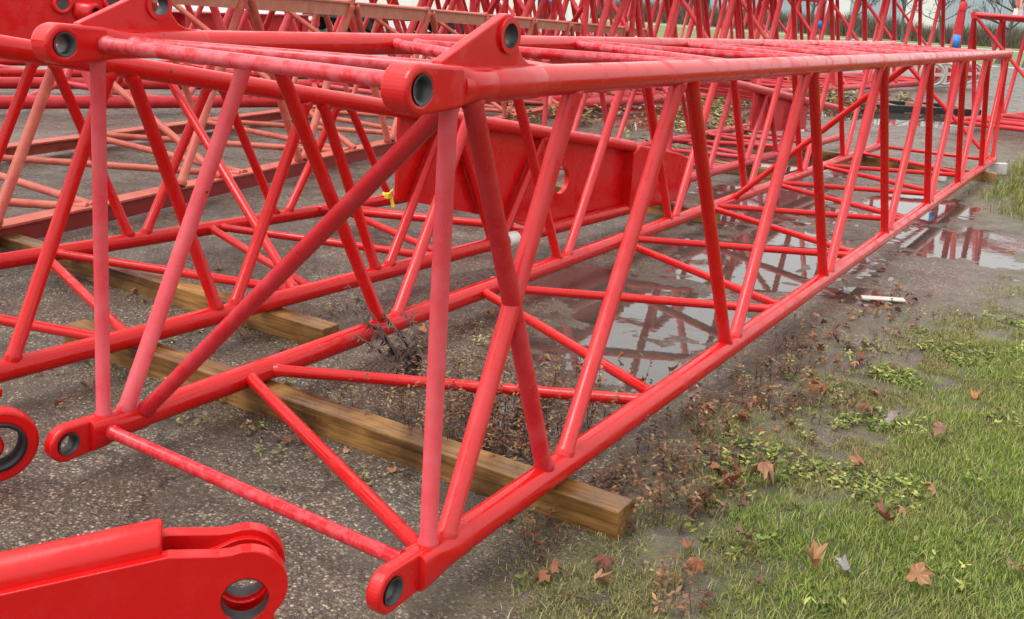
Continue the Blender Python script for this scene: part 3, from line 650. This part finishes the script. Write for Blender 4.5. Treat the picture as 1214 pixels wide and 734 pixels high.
blades('bank_grass', p2, .04, .11, .010, np.concatenate([OLIVE, GREEN[:3], OLIVE[:3]]), .9, label='olive and brown grass along the far end of the front boom')
p3 = scatter(420000, -.35, 1.6, -.8, 6., lambda x, y: sst(-.62, .0, lawn_d(x, y))*sst(.5, -.05, lawn_d(x, y))*sst(.45, .62, fbm(x*4.5+9, y*4.5))*sst(.35, -.2, puddle(x, y)))
blades('weedy_grass', p3, .008, .034, .0036, OLIVE, 1.6, label='sparse olive weeds between the front boom and the lawn')
def weeds(name, pts, hmin, hmax, cols, leaves, label, stemw=.0025, lw=.011):
    """thin stems with small hanging leaflets"""
    n = len(pts); vs = []; fs = []; cs = []; k = 0
    zb = gh(pts[:, 0], pts[:, 1])
    for i in range(n):
        h = random.uniform(hmin, hmax); az = random.uniform(0, 6.28); ln = random.uniform(.1, .7)*h; b0 = V((pts[i, 0], pts[i, 1], zb[i]-.004)); tp_ = b0+V((math.cos(az)*ln, math.sin(az)*ln, h))
        col = cols[random.randrange(len(cols))]*random.uniform(.6, 1.3); s_ = V((-math.sin(az), math.cos(az), 0))*stemw
        vs += [b0-s_, b0+s_, tp_]; fs.append((k, k+1, k+2)); cs += [col*.6]*3; k += 3
        for j in range(leaves):
            t = random.uniform(.25, 1.); c0 = b0.lerp(tp_, t); a2 = random.uniform(0, 6.28); l_ = random.uniform(.6, 1.6)*lw*1.8
            d_ = V((math.cos(a2), math.sin(a2), random.uniform(-.6, .5)))*l_; q_ = V((-math.sin(a2), math.cos(a2), random.uniform(-.5, .5)))*lw*.5
            col2 = col*random.uniform(.7, 1.4)
            vs += [c0, c0+d_*.5+q_, c0+d_, c0+d_*.5-q_]; fs += [(k, k+1, k+2), (k, k+2, k+3)]; cs += [col2]*4; k += 4
    o = npmesh(name, np.array([tuple(v) for v in vs]), np.array(fs), M_WEED, None, {'col': np.clip(np.array(cs), 0, 1)}); o['kind'] = 'stuff'; o['label'] = label; o['category'] = 'weeds'
    return o
p4 = scatter(2300, -.2, 1.0, .3, 4.4, lambda x, y: np.exp(-((x-.30-.03*y)/.25)**2)*sst(.46, .66, fbm(x*6.2+20, y*6.2))*sst(.4, 0, puddle(x, y))*sst(6.5, 1.5, y)*(1-.9*((x < .55)*(y < 1.0))))
cl = [(.10, 1.02), (.16, 1.35), (.12, 1.75), (.20, 2.05), (.14, 2.45), (.24, 2.75), (.12, 3.2), (.30, 1.0), (.38, 1.5), (.34, 2.3), (.62, .5), (.05, .55), (.27, 1.2), (.45, 1.1)]
p9 = np.concatenate([np.array([[cx, cy]])+RNG.normal(0, .06, (random.randint(9, 26), 2))*np.array([[1, 1.5]]) for cx, cy in cl])
weeds('dead_weed_clumps', p9, .05, .17, BROWN, 11, 'taller rust-brown dead weed clumps against the right side of the front boom', .002, .012)
weeds('dry_weeds', p4, .015, .10, np.concatenate([BROWN, BROWN*np.array([.8, .8, .8]), OLIVE]), 8, 'reddish brown dry weeds along the right side of the front boom')
p5 = scatter(1500, -1.15, -.05, .8, 2.3, lambda x, y: np.exp(-((x+.52)/.33)**2-((y-1.12)/.5)**2))
weeds('dead_stalks', p5, .08, .30, BROWN, 12, 'dead brown stalks growing under the front boom behind the first timber')
p6 = scatter(15000, -.15, 1.7, .0, 6.2, lambda x, y: sst(-.55, .0, lawn_d(x, y))*sst(.75, .1, lawn_d(x, y))*sst(.52, .62, fbm(x*3+50, y*3)))
weeds('clover', p6, .015, .05, np.array([(.14, .19, .035), (.22, .25, .05), (.30, .30, .08), (.10, .14, .03)]), 5, 'yellow-green broad-leaved ground cover beside the lawn', .0015, .013)
p7 = scatter(700, -2.7, -.6, .4, 2.4, lambda x, y: sst(.5, .65, fbm(x*4+2, y*4)))
weeds('sparse_weeds', p7, .02, .06, np.concatenate([BROWN, OLIVE]), 6, 'small weeds scattered on the asphalt under the boom sections', .0015, .011)
p8 = scatter(900, -6., -3.2, 9, 24, lambda x, y: sst(.5, .65, fbm(x*.8+2, y*.8)))
weeds('far_weeds', p8, .1, .5, np.concatenate([BROWN, OLIVE]), 14, 'dry weeds in the cracks of the yard behind the boom sections', .004, .05)

def leaf_shape():
    pts = []
    lob = [(0, 1.), (6, .78), (13, .72), (17, .62), (24, .54), (33, .64), (37, .76), (44, .95), (52, .74), (60, .66), (66, .56), (76, .56), (86, .72), (96, .74), (104, .62), (120, .5), (136, .52), (150, .40), (168, .22), (176, .10), (180, .16)]
    for an, r in lob: pts.append((an, r))
    full = [(r*math.sin(math.radians(an)), r*math.cos(math.radians(an))) for an, r in pts]
    return full+[(-x, y) for x, y in full[-2:0:-1]]
LS = leaf_shape()
def leaf_mesh(x, y, size, az, tilt, col, curl):
    fold = random.uniform(-.25, .5); ax_ = random.uniform(.6, 1.05)
    n = len(LS); vs = [(0, 0, 0)]+[(px*size*ax_, py*size, curl*size*((px*px*1.3+.5*py*py))+fold*size*abs(px)+.25*size*math.sin(py*3.1+px*2.2)+random.uniform(-.05, .05)*size) for px, py in LS]
    R = Matrix.Rotation(az, 4, 'Z') @ Matrix.Rotation(tilt, 4, 'X'); z = float(gh(np.array([x]), np.array([y]))[0])
    vv = [R @ V(v) for v in vs]; mz = min(v.z for v in vv); out = [(v.x+x, v.y+y, v.z-mz+z+.004) for v in vv]
    return out, [(0, 1+i, 1+(i+1) % n) for i in range(n)]
def leaf_litter(name, pts, label):
    vs = []; fs = []; cs = []
    for x, y in pts:
        cc = np.array(random.choice([(.26, .10, .045), (.33, .14, .06), (.20, .075, .04), (.38, .20, .10), (.16, .08, .06)]))
        v, f = leaf_mesh(x, y, random.uniform(.012, .05), random.uniform(0, 6.28), random.uniform(-.7, .7), None, random.uniform(-.9, .9)); k = len(vs)
        vs += v; fs += [tuple(i+k for i in t) for t in f]; cs += [cc*random.uniform(.7, 1.3)]*len(v)
    o = npmesh(name, np.array(vs), np.array(fs), M_LEAF, None, {'col': np.array(cs)}); o['kind'] = 'stuff'; o['label'] = label; o['category'] = 'leaf litter'
pl = np.concatenate([scatter(620, -.2, 1.0, .2, 5, lambda x, y: np.exp(-((x-.32)/.28)**2)*sst(.42, .6, fbm(x*2.5, y*2.5))), scatter(160, -1.3, -.1, .5, 2.4, lambda x, y: .35+0*x), scatter(90, -3.5, -1.3, .3, 2.2, lambda x, y: .4+0*x), scatter(150, .3, 2.2, 0, 5, lambda x, y: .22+0*x), scatter(60, -.8, 2, 5, 12, lambda x, y: .4+0*x)])
leaf_litter('leaf_litter', pl, 'small brown leaf fragments scattered over weeds and asphalt')
LV = [(825, 679, .075, (.40, .13, .05), 'orange-brown fallen leaf on bare soil right of the cut timber end, largest there'), (709, 690, .06, (.50, .26, .14), 'tan curled leaf nearest the front boom eye'),
      (716, 672, .06, (.22, .07, .04), 'dark brown leaf just behind the tan curled leaf'), (815, 650, .055, (.42, .15, .05), 'small orange leaf above the largest soil leaf'),
      (960, 688, .08, (.52, .27, .13), 'light tan leaf in the grass, beside a grey leaf'), (1000, 692, .06, (.34, .30, .30), 'grey leaf lying in the grass'),
      (1046, 634, .085, (.40, .17, .09), 'large upright brown leaf in the middle of the lawn'), (1083, 711, .085, (.52, .26, .13), 'torn tan leaf near the bottom of the lawn'),
      (971, 469, .10, (.45, .16, .06), 'orange-brown leaf at the upper edge of the weeds'), (1026, 489, .09, (.34, .14, .09), 'dark brown folded leaf near the yellow-green weeds'),
      (1056, 500, .085, (.45, .36, .33), 'pale grey-pink leaf beside the dark folded leaf'), (1112, 531, .08, (.36, .20, .13), 'dull brown leaf at the lawn edge under the pale leaf'),
      (884, 647, .085, (.30, .16, .11), 'flat dull brown leaf on wet soil'), (868, 577, .10, (.38, .13, .07), 'reddish leaf among the dry weeds'), (901, 577, .10, (.46, .22, .12), 'light brown leaf cluster right of the reddish leaf'),
      (1022, 558, .07, (.46, .20, .10), 'small orange leaf in the lawn below the weeds'), (1200, 690, .07, (.36, .20, .09), 'brown leaf at the right edge of the lawn'), (830, 490, .10, (.44, .20, .12), 'pinkish brown leaf beside the front boom chord'),
      (105, 462, .07, (.40, .24, .16), 'pale dry leaf on the asphalt behind the left post'), (70, 480, .06, (.42, .14, .05), 'orange leaf on the asphalt left of the left post'), (580, 377, .06, (.45, .17, .05), 'orange leaf on the lower left chord of the front boom')]
for px, py, sz, col, lab in LV:
    p = onz(px, py, GZ+.02 if px != 580 else GZ+.0); sz *= .72
    v, f = leaf_mesh(p.x, p.y, sz, random.uniform(0, 6.28), random.uniform(-.9, .9), col, random.choice((-1, 1))*random.uniform(.3, 1.1))
    v = [(x, y, z+(.025 if float(lawn_d(np.array([x]), np.array([y]))[0]) > 0 else .006)) for x, y, z in v]
    cs = np.tile(np.array(col)*.78, (len(v), 1))*RNG.uniform(.55, 1.25, (len(v), 1))
    o = npmesh('fallen_leaf', np.array(v), np.array(f), M_LEAF, None, {'col': cs}); tag(o, lab.replace('on the lower left chord of the front boom', 'on wet asphalt under the front boom'), 'leaf', 'fallen maple leaves')

# withered weed hanging on the lower left chord
wd_ = empty('withered_weed', tuple(onz(487, 452, GZ)), 'withered dark brown weed drooping over the lower left chord of the front boom', 'plant')
base = onz(492, 455, GZ); top = V((-1.36, 1.47, .28)); 
vs = []; fs = []; cs = []; k = 0; st = MB()
for i in range(9):
    p0 = base+V((random.uniform(-.04, .04), random.uniform(-.04, .04), 0)); p1 = top+V((random.uniform(-.2, .14), random.uniform(-.2, .16), random.uniform(-.26, .12)))
    mid = p0.lerp(p1, .6)+V((.04, -.04, .05)); st.path([p0, mid, p1], [.0035, .0025], 5)
    for j in range(52):
        t = random.uniform(.2, 1); c0 = (p0.lerp(mid, t/.6) if t < .6 else mid.lerp(p1, (t-.6)/.4)); 
        a2 = random.uniform(0, 6.28); l_ = random.uniform(.02, .075)*(.6 if t > .7 else 1); d_ = V((math.cos(a2)*.7, math.sin(a2)*.7, -random.uniform(.1, 1.)))*l_; q_ = V((-math.sin(a2), math.cos(a2), random.uniform(-.4, .4)))*l_*.18
        col = random.choice([np.array((.06, .034, .03)), np.array((.10, .06, .045)), np.array((.17, .14, .085)) if t > .7 else np.array((.065, .036, .032))])
        vs += [c0, c0+d_*.5+q_, c0+d_, c0+d_*.5-q_]; fs += [(k, k+1, k+2), (k, k+2, k+3)]; cs += [col]*4; k += 4
off = wd_.location
npmesh('leaves', np.array([tuple(v-off) for v in vs]), np.array(fs), M_WEED, wd_, {'col': np.array(cs)})
st.build('stem', M_BARK, wd_)

# small loose things
p = onz(1047, 353, GZ+.02); m = MB(); m.box((p.x, p.y, GZ+.014), V((.13, .05, .006)), V((-.015, .035, 0)), V((0, 0, .005)))
tag(m.build('plank', plain('pale_weathered_wood', (.55, .50, .42), .7, 0, .15), None, .003), 'short pale wood plank in the shallow puddle right of the front boom', 'plank')
p = onz(1181, 206, GZ); m = MB(); m.box((p.x, p.y, GZ+.07), V((.11, .02, .01)), V((-.02, .08, 0)), V((0, 0, .07))); m.lathe((p.x-.02, p.y-.05, GZ+.14), (0, 0, 1), [(0, .05), (.006, .05), (.006, .03), (-.02, .03)], 16)
tag(m.build('concrete_block', M_CONC, None, .02, 3), 'pale concrete block beside the far end of the front boom', 'block')
p = onz(1114, 214, GZ); m = MB(); m.abox(p.x-.075, p.x+.075, p.y-.05, p.y+.05, GZ-.01, GZ+.15)
tag(m.build('white_block', M_TAPE, None, .02, 2), 'small white plastic block under the far end of the front boom', 'block')
# yellow ribbon tied on the tapered section
rb = MB(); c0 = P2(3.0, 0, 0)+V((0, 0, .06))
c0 = V((-3.37, 3.62, .085))
d_ = ray(460, 232); tt = (c0-CAM).length/d_.length; c0 = CAM+d_*tt
for du, dz in ((-.06, .01), (.035, .05), (-.02, -.015)):
    rb.box(c0+V((du*.5, 0, dz*.5)), V((du*.5, .01, dz*.5)), V((0, .005, .010)), V((.004, .004, 0)))
rb.box(c0+V((.025, .02, -.045)), V((.016, 0, -.045)), V((.011, .005, .003)), V((0, .004, 0))); rb.box(c0, V((.02, 0, 0)), V((0, .02, 0)), V((0, 0, .02)))
tag(rb.build('ribbon', M_YEL, None, .003), 'yellow ribbon tied round a tube at the left end of the plate', 'ribbon')
m = MB(); pA = onz(474, 234, .1)

# ================================================================== background
# pale wet concrete and road, far lawn
sheet('road', [(-300, 40), (-22, 40), (-14, 60), (60, 60.), (60, 63), (-300, 63)], GZ+.006, M_APRON)
sheet('lawn', [(-400, 63.1), (80, 63.1), (80, 126), (-400, 126)], GZ+.01, M_LAWN)
sheet('kerb_road', [(-400, 126.1), (150, 126.1), (150, 134), (-400, 134)], GZ+.014, M_ROAD)
sheet('grass_verge', [(-500, 134.1), (250, 134.1), (250, 420), (-500, 420)], GZ+.012, M_LAWN)
# buildings
def corrugated(name, col, rough=.55, sc=3.):
    m, nt, bs, n, l = newmat(name); P = coord(nt); sp = n.new('ShaderNodeSeparateXYZ'); l.new(P, sp.inputs[0])
    ad = N(nt, 'ShaderNodeMath', operation='ADD'); l.new(sp.outputs[0], ad.inputs[0]); l.new(sp.outputs[1], ad.inputs[1])
    w = N(nt, 'ShaderNodeMath', operation='PINGPONG'); w.inputs[1].default_value = 1/sc; l.new(ad.outputs[0], w.inputs[0])
    r = ramp(nt, w.outputs[0], [(0, tuple(x*.8 for x in col)), (.25, col), (1, col)]); l.new(r.outputs[0], bs.inputs['Base Color']); bs.inputs['Roughness'].default_value = rough
    return m
M_BW = corrugated('blue_grey_cladding', (.36, .42, .47)); M_WW = corrugated('white_cladding', (.74, .75, .72), .5, .8); M_ROOF = plain('grey_roof', (.25, .27, .29), .6)
def bldg(name, c, rz, lx, ly, h, wall, label, door=None):
    o = empty(name, (c[0], c[1], GZ), label, 'building'); ex = V((math.cos(rz), math.sin(rz), 0)); ey_ = V((-ex.y, ex.x, 0)); c = V((c[0], c[1], GZ))
    m = MB(); m.box(c+V((0, 0, h/2)), ex*lx/2, ey_*ly/2, V((0, 0, h/2))); m.build('wall', wall, o)
    m = MB(); vs = [c+ex*sx*(lx/2+.4)+ey_*sy*(ly/2+.4)+V((0, 0, h+(0.003 if sy else ly*.12))) for sx in (-1, 1) for sy in (-1, 0, 1)]
    m.add(vs, [(0, 3, 4, 1), (1, 4, 5, 2), (0, 1, 2), (3, 5, 4), (0, 2, 5, 3)]); m.build('roof', M_ROOF, o)
    for u, wd, hh, zz, mat, nm in door or []:
        m = MB(); m.box(c+ex*u-ey_*(ly/2+.02)+V((0, 0, zz+hh/2)), ex*wd/2, ey_*.05, V((0, 0, hh/2))); m.build(nm, mat, o)
    return o
bldg('warehouse', (-62, 190), .35, 90, 30, 11, M_BW, 'blue-grey metal warehouse beyond the far hedge, pale doors', [(10, 4, 6, 0, M_WHITE, 'door'), (24, 6, 7, 0, M_WHITE, 'door'), (-15, 5, 5, 0, M_DARK, 'door'), (-30, 12, 1.5, 6, M_DARK, 'window'), (0, 10, 1.5, 6.5, M_DARK, 'window')])
bldg('shed', (-56, 76), .45, 26, 12, 5.5, M_WW, 'white metal shed behind the red booms near the photo top', [(-8, 4.5, 4.2, 0, M_WHITE, 'door'), (0, 4.5, 4.2, 0, M_WHITE, 'door'), (9.5, 1.1, 2.2, 0, M_DARK, 'door')])
# hedge: brown leafless brush
def brush(name, x0, x1, y, h, n, label, depth=3):
    px = RNG.uniform(x0, x1, n); py = y+RNG.uniform(-depth, depth, n)+(px-x0)*.12; hh = h*(.45+.55*fbm(px*.15, py*.0+3))*RNG.uniform(.5, 1.1, n)
    az = RNG.uniform(0, 6.28, n); w = .05*RNG.uniform(.6, 2, n); ln = RNG.uniform(.1, .6, n)*hh
    b0 = np.stack([px, py, np.full(n, GZ)], 1); s = np.stack([w, w*.3, 0*w], 1)
    tp_ = b0+np.stack([np.cos(az)*ln, np.sin(az)*ln, hh], 1); vs = np.stack([b0-s, b0+s, tp_], 1).reshape(-1, 3); f = np.arange(3*n).reshape(-1, 3)
    cc = np.array([(.13, .10, .075), (.17, .12, .09), (.09, .075, .06), (.14, .13, .08)])[RNG.integers(0, 4, n)]
    o = npmesh(name, vs, f, M_WEED, None, {'col': np.repeat(cc, 3, 0)}); tag(o, label, 'hedge', None, 'stuff')
brush('brush', -110, 30, 150, 4.6, 22000, 'leafless brown brush across the far side of the lawn')
# bare trees
def tree(px, base_y, h, label, dist, seed, spread=.5):
    rnd = random.Random(seed); d_ = ray(px, base_y); d_.z = 0; d_.normalize(); p = V((CAM.x, CAM.y, 0))+d_*dist; p.z = GZ
    o = empty('bare_tree', tuple(p), label, 'tree', 'bare trees in the background')
    tr = MB(); cr = MB(); pts = [p]; r_ = h*.018; 
    for i in range(5): pts.append(pts[-1]+V((rnd.uniform(-.04, .04)*h, rnd.uniform(-.04, .04)*h, h*.12)))
    tr.lathe(pts[0], (0, 0, 1), [(0, r_*1.6), (h*.04, r_*1.05)], 8)
    for i in range(5): tr.lathe(pts[i], pts[i+1]-pts[i], [(0, r_*(1-.13*i)), ((pts[i+1]-pts[i]).length, r_*(1-.13*(i+1)))], 8)
    def grow(q, dr, ln, rad, dep):
        e = q+dr*ln; cr.lathe(q, dr, [(0, rad), (ln, rad*.6)], 4 if dep < 2 else 3, False)
        if dep >= 4: return
        for j in range(3 if dep < 3 else 4):
            nd = (dr+V((rnd.uniform(-1, 1), rnd.uniform(-1, 1), rnd.uniform(-.35, .8)))*.75).normalized(); grow(q+dr*ln*rnd.uniform(.55, 1), nd, ln*rnd.uniform(.55, .8), rad*.58, dep+1)
    for i in range(2, 6):
        for j in range(3 if i < 5 else 4): grow(pts[i], V((rnd.uniform(-1, 1), rnd.uniform(-1, 1), rnd.uniform(.3, 1.2))).normalized(), h*rnd.uniform(.14, .2), r_*.42, 0)
    tr.build('trunk', M_BARK, o); cr.build('crown', M_BARK, o)
tree(962, 40, 15, 'bare tree with a thick trunk in front of the warehouse', 140, 1); tree(1012, 40, 12, 'thin bare tree right of the thick-trunked one', 143, 2)
tree(1072, 40, 13, 'bare tree left of the pale warehouse door', 140, 3); tree(1118, 42, 12, 'bare tree near the blue strap', 138, 4)
tree(1188, 44, 9, 'dense twiggy bare tree at the upper right', 70, 5); tree(1222, 44, 10, 'dense twiggy bare tree at the right photo edge', 66, 6); tree(890, 36, 14, 'bare tree behind the white truck', 150, 7)
# vehicles
def car(px, py, label, body, length=4.4, van=False, rz=.3, group='cars parked beyond the lawn'):
    p = onz(px, py, GZ); o = empty('parked_car' if not van else 'parked_truck', tuple(p), label, 'car' if not van else 'truck', group)
    ex = V((math.cos(rz), math.sin(rz), 0)); ey_ = V((-ex.y, ex.x, 0)); hl = length/2; wv = .85 if not van else 1.1
    prof = [(-hl, .35), (-hl, .8), (-hl*.9, .95), (-hl*.62, 1.0), (-hl*.38, 1.42), (hl*.3, 1.45), (hl*.58, 1.0), (hl*.95, .85), (hl, .6), (hl, .35)] if not van else [(-hl, .5), (-hl, 2.7), (hl*.45, 2.7), (hl*.45, 2.1), (hl*.75, 2.05), (hl*.88, 1.3), (hl, 1.2), (hl, .5)]
    m = MB(); m.plate(p, ex, (0, 0, 1), -ey_, prof[::-1], [], wv*2); m.build('body', body, o, .06, 2)
    gl = [(-hl*.5, 1.02), (-hl*.34, 1.36), (hl*.26, 1.38), (hl*.46, 1.02)] if not van else [(hl*.5, 1.4), (hl*.5, 1.95), (hl*.72, 1.95), (hl*.84, 1.4)]
    for s_ in (-1, 1):
        m = MB(); m.plate(p+ey_*s_*(wv+.003), ex, (0, 0, 1), -ey_, gl[::-1], [], .02); m.build('window', M_GLASS, o)
        for t in (-.6, .6):
            wc = p+ex*hl*t+ey_*s_*(wv-.1)+V((0, 0, .33)); m = MB(); m.lathe(wc-ey_*.11, ey_, [(0, .28), (.02, .33), (.2, .33), (.22, .28)], 18); wh = m.build('wheel', M_RUB, o)
            m = MB(); m.lathe(wc-ey_*.115, ey_, [(0, .18), (.23, .18)], 14); m.build('rim', M_WHITE, wh)
car(1020, 43, 'silver car parked beyond the lawn, seen between two boom posts', M_CAR, rz=.2)
car(884, 30, 'white box truck parked far off behind the bare tree', M_WHITE, 7, True, .1, 'trucks parked in the background')
# black flatbed trailer
tz = empty('flatbed_trailer', tuple(onz(440, 37, GZ)), 'black flatbed trailer with an upright headboard behind the booms', 'trailer')
p = onz(380, 36, GZ); q = onz(545, 40, GZ); ax = (q-p).normalized(); sd = V((ax.y, -ax.x, 0)); Ln = (q-p).length
m = MB(); m.box((p+q)/2+V((0, 0, .72)), ax*Ln/2, sd*1.2, V((0, 0, .14))); m.build('deck', M_BLACK, tz, .02)
m = MB(); m.box(p+ax*.2+V((0, 0, 1.5)), ax*.08, sd*1.2, V((0, 0, .64))); m.box(p+ax*.5+V((0, 0, 1.9)), ax*.22, sd*.4, V((0, 0, .24))); m.build('headboard', M_BLACK, tz, .02)
for t in (.1, .22, .78, .9):
    for s_ in (-1, 1):
        m = MB(); m.lathe(p+ax*Ln*t+sd*(s_*.95-.15)+V((0, 0, .48)), sd, [(0, .4), (.03, .48), (.27, .48), (.3, .4)], 18); m.build('wheel', M_RUB, tz)
# blue straps round posts
for px, py0, py1, dist, lab in ((1134.5, 42, 56, 20., 'blue ratchet strap wound on a post at the right'), (971, 25, 33, 27., 'blue strap on a post of the tall boom'), (697-42, 0, 4, 22, 'blue strap at the photo top among the boom posts')):
    d_ = ray(px, (py0+py1)/2); p = CAM+d_*(dist/d_.length); hh = (py1-py0)/F*dist
    m = MB(); m.lathe(p-V((0, 0, hh/2)), (0, 0, 1), [(0, .055), (.003, .075), (hh-.003, .075), (hh, .055)], 20)
    tag(m.build('strap', M_BLUE, None), lab, 'strap', 'blue straps on the boom posts')
lp = empty('lattice_panel', (0, 19, GZ), 'flat red lattice panel lying on the ground at the far right edge', 'lattice panel')
for x_ in (-1.35, 1.5): chord(lp, (x_, 16.9, .06), (x_+1.6, 23.5, .06), .06, M_DULL2)
for k_ in range(9):
    t_ = k_/8; brace(lp, (-1.35+1.6*t_, 16.9+6.6*t_, .06+.02*(k_ % 2)), (1.5+1.6*t_, 16.9+6.6*t_, .06), .045, M_DULL2 if k_ % 2 else M_DULL, .06, 'rung')
# post with the strap at the right
d_ = ray(1135, 60); p = CAM+d_*(20/d_.length); m = MB(); m.tube((p.x, p.y, GZ), (p.x, p.y, p.z+.85), .055, 16); m.lathe((p.x, p.y, p.z+.72), (0, 0, 1), [(0, .07), (.1, .075), (.16, .05)], 14)
tag(m.build('upright_post', M_DULL, None), 'single red upright post with a dark cap left of the far right boom', 'post')
# sheaves on a pallet, seen between the far posts
for i, px in enumerate((1103, 1118, 1141, 1150)):
    p = onz(px, 104-i, GZ+.1); so = empty('cable_reel', tuple(p), ['white-rimmed cable reel, first from the left beyond the far boom end', 'white-rimmed cable reel, second from the left beyond the far boom end', 'white-rimmed cable reel, third from the left beyond the far boom end', 'white-rimmed cable reel, nearest the far right boom'][i], 'reel', 'cable reels beyond the front boom')
    ax = V((.3, -1, 0)).normalized(); R_ = .36
    for s_ in (-.22, .22):
        m = MB(); m.lathe(p+ax*s_+V((0, 0, R_+.05)), ax, [(-.02, R_), (.02, R_), (.02, R_*.78), (-.02, R_*.78), (-.02, R_)], 24, False); m.box(p+ax*s_+V((0, 0, R_+.05)), ax.cross(V((0, 0, 1)))*R_*.8, ax*.015, V((0, 0, .05))); m.box(p+ax*s_+V((0, 0, R_+.05)), ax.cross(V((0, 0, 1)))*.05, ax*.014, V((0, 0, R_*.8))); m.build('flange', M_CONC, so)
    m = MB(); m.lathe(p-ax*.2+V((0, 0, R_+.05)), ax, [(0, R_*.6), (.4, R_*.6)], 20); m.build('drum', M_DULL, so)
# rusty steel skid lying on the pavement
pA = onz(1010, 131, GZ); pB = onz(1165, 139, GZ); ax = (pB-pA).normalized(); sd = V((-ax.y, ax.x, 0)); 
sk = empty('steel_skid', tuple((pA+pB)/2), 'low dark steel skid lying on the wet pavement behind the front boom', 'skid')
m = MB(); m.box((pA+pB)/2+sd*.15+V((0, 0, .08)), ax*(pB-pA).length/2, sd*.08, V((0, 0, .07))); m.box((pA+pB)/2+sd*1.4+V((0, 0, .08)), ax*(pB-pA).length/2, sd*.08, V((0, 0, .07))); m.build('runner', M_DARK, sk, .01)
m = MB()
for t in (-.9, -.3, .3, .9): m.box((pA+pB)/2+ax*(pB-pA).length/2*t+sd*.77+V((0, 0, .10)), ax*.07, sd*.54, V((0, 0, .05)))
m.build('cross_member', M_RAIL, sk)
# bracket on the right boom's top chord
d_ = ray(1172, 13); p = P7(1.9, 0, 1); br = empty('bracket', tuple(p), 'pale orange forked bracket on top of the far right boom', 'bracket')
M_OR = plain('pale_orange_paint', (.75, .24, .14), .5)
m = MB(); m.box(p+V((0, 0, .13)), V((.03, .15, 0)), V((.04, 0, 0)), V((0, 0, .07))); m.build('base', M_WHITE, br)
for s_ in (-.1, .1):
    m = MB(); m.box(p+V((0, s_*1.2, .28)), V((0, s_*.4, .1)), V((.03, 0, 0)), V((0, .05, 0))); m.build('prong', M_OR, br)

# ================================================================== light
S.world = bpy.data.worlds.new('World'); S.world.use_nodes = True; nt = S.world.node_tree
bg = nt.nodes['Background']; sky = nt.nodes.new('ShaderNodeTexSky'); sky.sky_type = 'NISHITA'; sky.sun_disc = False
EL, AZ = math.radians(62), math.radians(215)
sky.sun_elevation = EL; sky.sun_rotation = AZ; sky.air_density = 1.6; sky.dust_density = 6.; sky.ozone_density = 1.
hsv = nt.nodes.new('ShaderNodeHueSaturation'); hsv.inputs['Saturation'].default_value = .18
cloud = nt.nodes.new('ShaderNodeMix'); cloud.data_type = 'RGBA'; cloud.inputs[0].default_value = .6; cloud.inputs[7].default_value = (10.9, 10.9, 10.9, 1)   # even cloud cover over the clear-sky gradient
nt.links.new(sky.outputs[0], hsv.inputs['Color']); nt.links.new(hsv.outputs[0], cloud.inputs[6]); nt.links.new(cloud.outputs[2], bg.inputs[0]); bg.inputs[1].default_value = .112
sd_ = bpy.data.lights.new('sun', 'SUN'); sd_.energy = 1.25; sd_.angle = math.radians(30); sd_.color = (1, .97, .93)
so = bpy.data.objects.new('sun', sd_); C.objects.link(so)
dirv = V((math.sin(AZ)*math.cos(EL), math.cos(AZ)*math.cos(EL), math.sin(EL)))
so.rotation_euler = dirv.to_track_quat('Z', 'Y').to_euler()
S.view_settings.view_transform = 'Standard'; S.view_settings.look = 'None'; S.view_settings.gamma = 1; S.view_settings.exposure = 0.72; S.view_settings.use_curve_mapping = False
S.cycles.max_bounces = 8; S.cycles.transparent_max_bounces = 12
